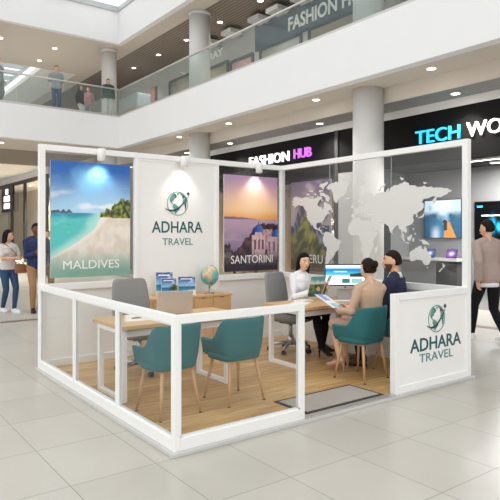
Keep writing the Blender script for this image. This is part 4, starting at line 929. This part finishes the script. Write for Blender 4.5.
        for i, (o, L) in enumerate(((.029,.070),(.010,.078),(-.010,.072),(-.028,.056))):
            p = W+(hd*.085+sd*o*th_side)*Q; pts = [p-hd*.02]; d = hd.copy(); pts.append(p)
            for q, f in enumerate((.45, .32, .23)):
                a = curl*(.7+.35*q+.08*i); d = (d*math.cos(a)+pn*math.sin(a)).normalized(); pn2 = pn; p = p+d*L*f*Q; pts.append(p)
            tube(bm, pts, [.0095*Q,.0095*Q,.009*Q,.0082*Q,.0066*Q], 8)
        b = W+(hd*.022+sd*.024*th_side)*Q; d = (hd*.62+sd*.72*th_side+pn*.25).normalized(); m1 = b+d*.042*Q; m2 = m1+(d*.75+hd*.5+pn*.25).normalized()*.032*Q
        tube(bm, [b, m1, m2], [.013*Q,.011*Q,.0082*Q], 8)
    # head
    def headpt(p, r=(.0745,.094,.118), neckin=True):
        z = p.z; x, y = p.x, p.y
        if z < -.1: q = (-.1-z)/.9; x *= 1-.34*q; y = y*(1-.16*q)+.20*q*(.35 if y < 0 else 1)
        if y < 0 and z < -.35: y *= 1-.45*(-.35-z)
        for ex in (-.43, .43): d = math.hypot(x-ex, (z-.06)*1.25); y -= .075*math.exp(-(d/.2)**2) if y > .3 else 0
        return Vector((x, y, z))
    RM = HM.to_4x4(); hp_ = lambda x, y, z: headc+HM @ Vector((x, y, z))
    bm = bmesh.new()
    ell(bm, headc, (.0745,.094,.118), 32, 22, RM, headpt)
    ell(bm, hp_(0,.098,-.022), (.0125,.019,.016), 10, 8, RM); tube(bm, [hp_(0,.088,.018), hp_(0,.103,-.018)], [.008,.0115], 8)
    ell(bm, hp_(0,.086,-.060), (.022,.012,.014), 10, 8, RM)
    for k in (-1, 1): ell(bm, hp_(k*.074,-.004,-.012), (.010,.019,.031), 10, 8, RM)
    chain(bm, [T(0,-.015,.46), neck, headc+HM @ Vector((0,-.018,-.06))], [.060,.050,.048] if not fem else [.052,.043,.042])
    torso(bm)
    heel = P.get('heel', False)
    for k in (-1, 1): arm(bm, k); leg(bm, k); foot(bm, k, 0, heel); hand(bm, k)
    fuse('body', bm, skin, t, vox, 3)
    if not far:
        for k in (-1, 1):
            bm = bmesh.new(); ell(bm, hp_(k*.030,.0755,.008), (.0125,.008,.0062), 12, 8, RM); mk('eye', bm, EYEW, t, True)
            bm = bmesh.new(); ell(bm, hp_(k*.0305,.0815,.008), (.0062,.004,.006), 10, 8, RM); mk('iris', bm, IRIS, t, True)
            bm = bmesh.new(); tube(bm, [hp_(k*.014,.091,.028), hp_(k*.032,.0905,.034), hp_(k*.05,.079,.029)], [.0035,.0042,.002], 6); mk('eyebrow', bm, P.get('hc', HB), t, True)
        bm = bmesh.new(); ell(bm, hp_(0,.0985,-.055), (.022,.005,.0045), 10, 8, RM); ell(bm, hp_(0,.098,-.063), (.019,.0055,.005), 10, 8, RM); mk('lips', bm, LIP if fem else SK[1] if skin is not SK[2] else SK[2], t, True)
    # hair
    hs = P.get('hair', 'short'); hc = P.get('hc', HB)
    def hairpt(p):
        q = p.copy(); face = ss(.02, .35, p.y)*ss(.62, .42, p.z+.12*abs(p.x)); low = ss(-.22, -.55, p.z) if hs != 'bald' else 1
        ear = ss(.35, .1, p.z)*ss(-.35, .0, p.y) if hs in ('short', 'fade') else 0
        if hs == 'fade': low = max(low, ss(.1, -.3, p.z))
        return q*(1-.22*max(face, low, ear))
    bm = bmesh.new(); hr = (.0835,.104,.128) if hs != 'fade' else (.079,.099,.124)
    ell(bm, hp_(0,-.006,.006), hr, 36, 24, RM, hairpt)
    if hs == 'long':
        Z = Vector((0,0,1))
        loft(bm, [ring(headc+HM @ Vector((0,y,0))+Vector((0,0,z)), HM @ Vector((1,0,0)), HM @ Vector((0,1,0)), a, b, 18) for z, y, a, b in ((.09,-.02,.06,.07),(.04,-.035,.083,.075),(-.04,-.05,.09,.068),(-.12,-.065,.095,.055),(-.20,-.085,.098,.045),(-.28,-.10,.085,.036),(-.35,-.105,.045,.022))])
        for k in (-1, 1): tube(bm, [hp_(k*.05,.02,.085), hp_(k*.074,.012,.03), hp_(k*.078,-.005,-.04), hp_(k*.082,-.03,-.12), hp_(k*.08,-.06,-.2)], [.018,.018,.018,.02,.016], 8)
    if hs == 'bun': ell(bm, hp_(0,-.108,.055), (.048,.040,.046), 14, 10, RM)
    if hs == 'quiff':
        pass
    fuse('hair', bm, hc, t, vox*.8, 2)
    if P.get('beard'):
        bm = bmesh.new(); ell(bm, headc, (.0775,.0975,.1215), 32, 22, RM, lambda p: headpt(p)*(1-.14*max(ss(-.28,-.05,p.z), ss(.1,-.2,p.y), ss(.34,.2,math.hypot(p.x,(p.z+.47)*1.5))*ss(.5,.7,p.y)))); fuse('beard', bm, P['beard'], t, vox, 1)
    # clothes
    tp = P['top']
    bm = bmesh.new(); torso(bm, tp.get('g', .012), tp.get('z0', -.10), tp.get('z1', .49))
    if tp.get('skirt'):
        loft(bm, [ring(T(0,0,z), rt, fw, a, b, 20) for z, a, b in tp['skirt']])
    for k in (-1, 1): arm(bm, k, tp.get('g', .012)+.002, tp.get('sleeve', .97))
    fuse(tp.get('name', 'shirt'), bm, tp['m'], t, vox, 3)
    if tp.get('collar'):
        bm = bmesh.new(); d = (headc-neck).normalized(); a, b = rt, fw
        loft(bm, [ring(neck+up*z, a, b, r, r*1.02, 20) for z, r in ((q_[0]+tp.get('ch', 0), q_[1]) for q_ in ((-.07,.082),(-.035,.070),(-.012,.064),(-.01,.058),(-.03,.058)))], True); 
        for k in (-1, 1): loft(bm, [ring(T(k*x,y,z), rt, fw, .018, .006, 8) for x, y, z in ((.045,.04,.51),(.04,.075,.475),(.03,.098,.44))])
        mk('collar', bm, tp['collar'], t, True)
    if tp.get('hem'):
        bm = bmesh.new(); loft(bm, [ring(T(0,0,z), rt, fw, a, b, 22) for z, a, b in ((-.15,.156,.118),(-.12,.160,.122),(-.05,.155,.115))]); mk('shirt_hem', bm, tp['hem'], t, True)
    bt = P['bot']
    bm = bmesh.new(); torso(bm, .010, -.10, .10, shoulder=False)
    for k in (-1, 1): leg(bm, k, bt.get('g', .010), bt.get('end', 1))
    if bt.get('skirt'):
        c = [(hips[-1]+hips[1])/2, (kn[-1]+kn[1])/2]; d = (c[1]-c[0]); ax = Vector((1,0,0)); az = ax.cross(d.normalized())
        loft(bm, [ring(c[0]+d*q, ax, az, w, h, 20, 2.6) for q, w, h in ((-.05,.17,.1),(.3,.175,.095),(.7,.16,.085),(.93,.15,.07))])
    fuse(bt.get('name', 'trousers'), bm, bt['m'], t, vox, 3)
    for k in (-1, 1):
        bm = bmesh.new(); foot(bm, k, .006, heel)
        if heel:
            d = Vector(toe[0 if k < 0 else 1]); d.z = 0; d.normalize(); A = an[k]; tube(bm, [Vector((A.x,A.y,A.z-.02))-d*.045, Vector((A.x,A.y,A.z-.075))-d*.05, Vector((A.x,A.y,.0))-d*.045 if A.z < .3 else Vector((A.x,A.y,A.z-.14))-d*.045], [.018,.012,.006], 8)
        elif P.get('boot'): chain(bm, [an[k]+(kn[k]-an[k]).normalized()*.1, an[k]], [.046,.044])
        bmn = fuse('shoe', bm, P['shoe'], t, vox, 2)
        if P.get('sole') and not far:
            d = Vector(toe[0 if k < 0 else 1]); d.z = 0; d.normalize(); sd = Vector((d.y,-d.x,0)); A = an[k]; b0 = A.z-.078
            bm = bmesh.new(); out = [(-.07,.02),(-.05,.038),(0,.04),(.06,.043),(.12,.05),(.17,.042),(.195,.02)]
            L_ = [Vector((A.x,A.y,0))+d*y+sd*w for y, w in out]+[Vector((A.x,A.y,0))+d*y-sd*w for y, w in out[::-1]]
            loft(bm, [[p+Vector((0,0,b0-.004)) for p in L_], [p+Vector((0,0,b0+.022)) for p in L_]]); mk('sole', bm, P['sole'], bmn)
    t['_j'] = 0; del t['_j']
    return t, dict(sh=sh, el=el, wr=wr, kn=kn, an=an, neck=neck, headc=headc, T=T)
def fabric(n, c, v=.08): return mat(n, c, .9, var=v, nscale=40, bump=.1, spec=.2)
BRD = mat('brown_stubble', '#5b4030', .7, var=.15, nscale=90); WSH = fabric('white_cotton', '#e4e5e8', .03); BLK = fabric('black_cloth', '#17171a'); SAND = fabric('sand_knit', '#c2a48c'); NAVYC = fabric('navy_wool', '#2d3247'); NVD = fabric('dark_navy_wool', '#1c1e2b')
JEAN = fabric('blue_denim', '#35506f', .15); TEE = fabric('pale_grey_jersey', '#cfcac6', .04); KHA = fabric('khaki_twill', '#a17c5a'); MAUV = fabric('mauve_beige_jacket', '#a8958d'); NVS = fabric('navy_shirt_cloth', '#313a5c'); GRT = fabric('grey_tee', '#8f9698'); GRY2 = fabric('mid_grey_coat', '#7d7b7a'); GRN = fabric('dark_green_cloth', '#41544c'); RSK = fabric('rose_beige_skirt', '#b59886'); ROSE = fabric('dusty_rose', '#b98a8e')
SHK = mat('black_leather', '#131214', .3); SHN = mat('nude_leather', '#c79f86', .4); SHB = mat('brown_leather', '#4a2c1e', .4); SHW = mat('white_sneaker', '#e6e4e0', .5)
def zr(fx, fy): return math.atan2(-fx, fy)

# woman agent
AG = (3.07, 2.13, FZ)
person('seated woman in a white blouse with long dark hair holding an open brochure', AG, zr(.08,-1), dict(h=1.68, fem=True, pelvis=(0,0,.575), up=(-.10,.08,1), head=(-.36,-.06), head_off=(-.015,.03,.13), skin=SK[3],
  wr=((-.19,.33,.84),(.03,.31,.84)), hd=((.25,.85,.35),(-.25,.85,.35)), palm=((.6,-.2,.75),(-.6,-.2,.75)), curl=.75, epole=((-.8,-.5,-.8),(.8,-.5,-.8)),
  an=((-.10,.36,.145),(.09,.52,.145)), kpole=((-.05,1,.6),(.05,1,.6)), hair='long', hc=HK, heel=True, shoe=SHK, top=dict(name='blouse', m=WSH, sleeve=.95, collar=WSH, g=.013), bot=dict(m=BLK)))
a = zr(.08,-1)
def world(loc, rz, p, s=1.): c, q = math.cos(rz), math.sin(rz); return (loc[0]+s*(p[0]*c-p[1]*q), loc[1]+s*(p[0]*q+p[1]*c), loc[2]+s*p[2])
t = thing('brochure', 'open green and teal brochure held up by the woman agent', 'brochure', world(AG, a, (-.06,.42,.89)), a)
def leafart(k):
    def f(u, v):
        n = fbm(u*5+k*9, v*5, 2); c = mixc(lin('#2e4a3a'), lin('#7f8d5a'), ss(-.25, .35, n))
        if v > .62: c = mixc(lin('#d7ddd6'), lin('#5fa3b0'), ss(.66, .85, v+.2*n))
        if .1 < v < .24 and .15 < u < .8: c = lin('#2c7f84')
        return c
    return f
for k in (-1, 1):
    bm = bmesh.new(); bx(bm, 0, .215, -.004, 0, -.14, .16); o = mk('page_spread', bm, PAPER, t); pr = art('outer_cover', leafart(k), (.003, .0012 if k > 0 else -.0052, -.137), (1,0,0), (0,0,1), .209, .294, 26, 30, ART, o)
    o.rotation_euler = (-.4 if k > 0 else .4, 0, math.radians(-22) if k > 0 else math.radians(202)); 
# woman client
CW = (2.86, .69, FZ)
person('seated woman in sand knit top, dark hair in a bun, from behind', CW, zr(-.06,1), dict(h=1.66, fem=True, twist=-.35, pelvis=(0,-.02,.565), up=(.05,.06,1), head=(-.12,-.05), head_off=(0,.03,.13), skin=SK[3],
  wr=((-.17,.30,.72),(.13,.33,.73)), hd=((.2,.95,.1),(-.5,.85,.1)), palm=((.5,0,.8),(-.5,0,.8)), curl=.55, an=((-.15,.30,.145),(.0,.36,.145)), kpole=((-.1,1,.7),(.05,1,.7)), hair='bun', hc=HB, heel=True, shoe=SHN,
  top=dict(name='knit_top', m=SAND, sleeve=.95, g=.014), bot=dict(name='skirt', m=RSK, end=.5, skirt=True)))
t = thing('leaflet', 'white and violet leaflet held by the woman in beige', 'leaflet', world(CW, zr(-.06,1), (-.17,.44,.80)), zr(-.06,1)+.1)
def leaflet(u, v):
    c = lin('#eef0f5')
    if v > .55: c = mixc(lin('#8d86d6'), lin('#e7e8f4'), ss(.1, .35, abs(u-.45)+.3*fbm(u*8, v*8, 1)))
    if v < .3 and u > .25: c = mixc(lin('#57a9bd'), lin('#dfeef0'), ss(-.2, .3, fbm(u*7, v*7, 4)))
    return c
bm = bmesh.new(); bx(bm, -.11, .11, -.15, .15, -.002, 0); o = mk('sheet', bm, PAPER, t); art('print', leaflet, (-.105,-.145,.001), (1,0,0), (0,1,0), .21, .29, 26, 34, ART, o); o.rotation_euler = (.45, .1, 0)
# man client
CM = (3.40, .76, FZ)
person('seated bearded man in a navy suit jacket, in profile beside the woman in beige', CM, zr(-.42,.9), dict(h=1.78, pelvis=(0,-.02,.54), up=(0,.06,1), head=(.42,0), head_off=(0,.035,.14), skin=SK[0],
  wr=((-.14,.34,.68),(.12,.34,.68)), hd=((.4,.9,0),(-.4,.9,0)), palm=((.3,0,-1),(-.3,0,-1)), an=((-.13,.36,.08),(.13,.44,.08)), kpole=((-.2,1,.7),(.2,1,.7)), hair='short', hc=HB, beard=BRD, shoe=SHB, sole=SHK,
  top=dict(name='jacket', m=NAVYC, g=.022, sleeve=.94, collar=WSH, ch=.03), bot=dict(m=NVD)))
# walking man, right
WM = (5.93, 1.08, 0)
person('walking man in a mauve-beige jacket and black trousers at the right edge', WM, zr(.40,.92), dict(h=1.84, up=(0,.03,1), pelvis=(0,0,.91), head=(.40,-.02), skin=SK[0], wr=((-.22,-.10,.86),(.23,.14,.86)), palm=((1,0,0),(-1,0,0)),
  an=((-.08,.26,.085),(.08,-.26,.12)), kpole=((0,1,.1),(0,1,.1)), toe=((0,1,0),(.05,1,0)), hair='short', hc=HB, shoe=SHW, sole=WSH, top=dict(name='jacket', m=MAUV, g=.017, z0=-.10, sleeve=.95, hem=WSH), bot=dict(m=BLK, g=.008)))
t = thing('handbag', 'dark maroon bag at the right photo edge beside the walking man', 'bag', (6.42, .98, .62), .5)
MAR = mat('maroon_leather', '#4d2323', .5, var=.08)
bm = bmesh.new(); loft(bm, [ring((0,0,z),(1,0,0),(0,1,0),w,d,18,4) for z, w, d in ((0,.13,.05),(.02,.145,.06),(.16,.135,.05),(.26,.12,.03))]); mk('bag_body', bm, MAR, t, True)
bm = bmesh.new(); tube(bm, [(-.09,0,.25),(-.08,0,.34),(0,0,.39),(.08,0,.34),(.09,0,.25)], .008, 8); mk('handle', bm, MAR, t, True)
# left pair
LW = (1.02, 8.78, 0); al = zr(.25,-.97)
person('walking woman in a pale tee and blue jeans with a tan shoulder bag, far left', LW, al, dict(h=1.70, fem=True, head=(.7,-.02), skin=SK[0], wr=((.02,.24,1.10),(-.02,.27,1.12)), hd=((.8,.3,-.1),(-.8,.3,-.1)), palm=((0,-1,0),(0,-1,0)), epole=((-1,-.3,-.5),(1,-.3,-.5)),
  an=((-.07,.12,.08),(.06,-.10,.09)), hair='long', hc=HK, shoe=SHW, sole=WSH, top=dict(name='tee_shirt', m=TEE, g=.013, z0=-.04, sleeve=.34), bot=dict(m=JEAN, g=.008)))
t = thing('shoulder_bag', 'tan crossbody bag with strap hanging from the woman in jeans', 'bag', world(LW, al, (-.20,.13,.90)), al)
TANL = mat('tan_leather', '#a8744e', .5, var=.07)
bm = bmesh.new(); loft(bm, [ring((0,0,z),(1,0,0),(0,1,0),w,d,18,4) for z, w, d in ((-.10,.11,.035),(-.09,.125,.045),(.04,.12,.045),(.09,.10,.025))]); q = mk('bag_body', bm, TANL, t, True); box('flap', TANL, -.118, .118, .04, .052, -.03, .075, t, .01)
bm = bmesh.new(); tube(bm, [(-.09,0,.07),(.02,.02,.18),(.16,.02,.36),(.30,-.04,.50),(.33,-.12,.52),(.28,-.19,.40),(.05,-.28,.2),(-.06,-.24,.1),(-.13,-.1,.06),(.08,0,.07)], .009, 8); mk('strap', bm, TANL, t, True)
person('walking man in a navy top and khaki trousers beside the white corner post', (1.52, 8.55, 0), zr(-.1,-1), dict(h=1.84, head=(.5,0), skin=SK[2], wr=((-.20,.12,.98),(.06,.26,1.12)), palm=((1,0,0),(-.3,-1,0)), an=((-.08,-.12,.09),(.08,.12,.08)), hair='fade', hc=HK, boot=True, shoe=SHK, sole=SHK,
  top=dict(name='shirt', m=NVS, g=.014, sleeve=.96), bot=dict(m=KHA, g=.010)))
person('standing person in grey behind the left edge of the beach poster', (2.02, 9.5, 0), zr(-.2,-1), dict(h=1.72, far=True, skin=SK[0], wr=((-.22,.05,.86),(.22,.05,.86)), an=((-.09,0,.08),(.09,.06,.08)), hair='short', hc=HL, shoe=SHK, top=dict(name='coat', m=GRY2, g=.028), bot=dict(m=KHA, g=.01)))
# balcony
ST = dict(wr=((-.22,.03,.85),(.22,.03,.85)), an=((-.09,0,.08),(.09,.03,.08)), far=True)
UZ = 6.14
GB = 'people on the upper left balcony'
person('balcony man in a grey tee and blue jeans behind the glass', (4.97, 17.85, UZ), zr(-.2,-1), dict(ST, h=1.76, hc=HL, shoe=SHB, top=dict(name='tee_shirt', m=GRT, sleeve=.34, g=.02), bot=dict(m=JEAN)), GB)
person('balcony person in grey at the far left photo edge', (2.93, 17.85, UZ), zr(.6,-.8), dict(ST, h=1.70, hc=HL, shoe=SHK, top=dict(name='coat', m=GRT, g=.03, sleeve=.95), bot=dict(m=GRY2)), GB)
person('balcony woman in a black top, left of the pair', (6.42, 19.3, UZ), zr(.5,-.6), dict(ST, h=1.56, fem=True, hair='long', hc=HL, shoe=SHW, top=dict(name='top', m=BLK, g=.03, sleeve=.95), bot=dict(m=TEE)), GB)
person('balcony person in dusty rose, right of the pair', (6.84, 19.5, UZ), zr(-.4,-.6), dict(ST, h=1.60, fem=True, hair='short', hc=HL, shoe=SHK, top=dict(name='top', m=ROSE, g=.025, sleeve=.95), bot=dict(m=GRT)), GB)
person('balcony person in dark green at the glass corner by the round column', (6.93, 17.66, UZ), zr(-.2,-1), dict(ST, h=1.54, hair='short', hc=HB, shoe=SHK, top=dict(name='coat', m=GRN, g=.04, sleeve=.95), bot=dict(m=TEE)), GB)

# ------------------------------------------------------------------ daylight and camera
w = bpy.data.worlds.new('sky'); SC.world = w; w.use_nodes = True; nt = w.node_tree; bg = nt.nodes['Background']
tc = nt.nodes.new('ShaderNodeTexCoord'); sx = nt.nodes.new('ShaderNodeSeparateXYZ'); cr = nt.nodes.new('ShaderNodeValToRGB')
nt.links.new(tc.outputs['Generated'], sx.inputs[0]); nt.links.new(sx.outputs['Z'], cr.inputs[0]); nt.links.new(cr.outputs[0], bg.inputs[0])
cr.color_ramp.elements[0].position = .0; cr.color_ramp.elements[0].color = (.76, .755, .74, 1); cr.color_ramp.elements[1].position = .5; cr.color_ramp.elements[1].color = (1, 1, 1, 1)
bg.inputs[1].default_value = 1.2
cd = bpy.data.cameras.new('camera'); cam = bpy.data.objects.new('camera', cd); COL.objects.link(cam); SC.camera = cam
cam.location = (-2.044, -3.656, 1.62); cam.rotation_euler = (PI/2, 0, -.6412); cd.sensor_width = 36; cd.lens = 573/500*36; cd.shift_y = -16.6/500; cd.clip_end = 200
SC.view_settings.view_transform = 'Standard'; SC.view_settings.look = 'None'; SC.view_settings.exposure = .55; SC.view_settings.gamma = 1; SC.view_settings.use_curve_mapping = False
try:
    SC.cycles.use_denoising = True; SC.cycles.max_bounces = 10; SC.cycles.transparent_max_bounces = 24; SC.cycles.caustics_reflective = False; SC.cycles.caustics_refractive = False; SC.cycles.sample_clamp_indirect = 6
except Exception: pass
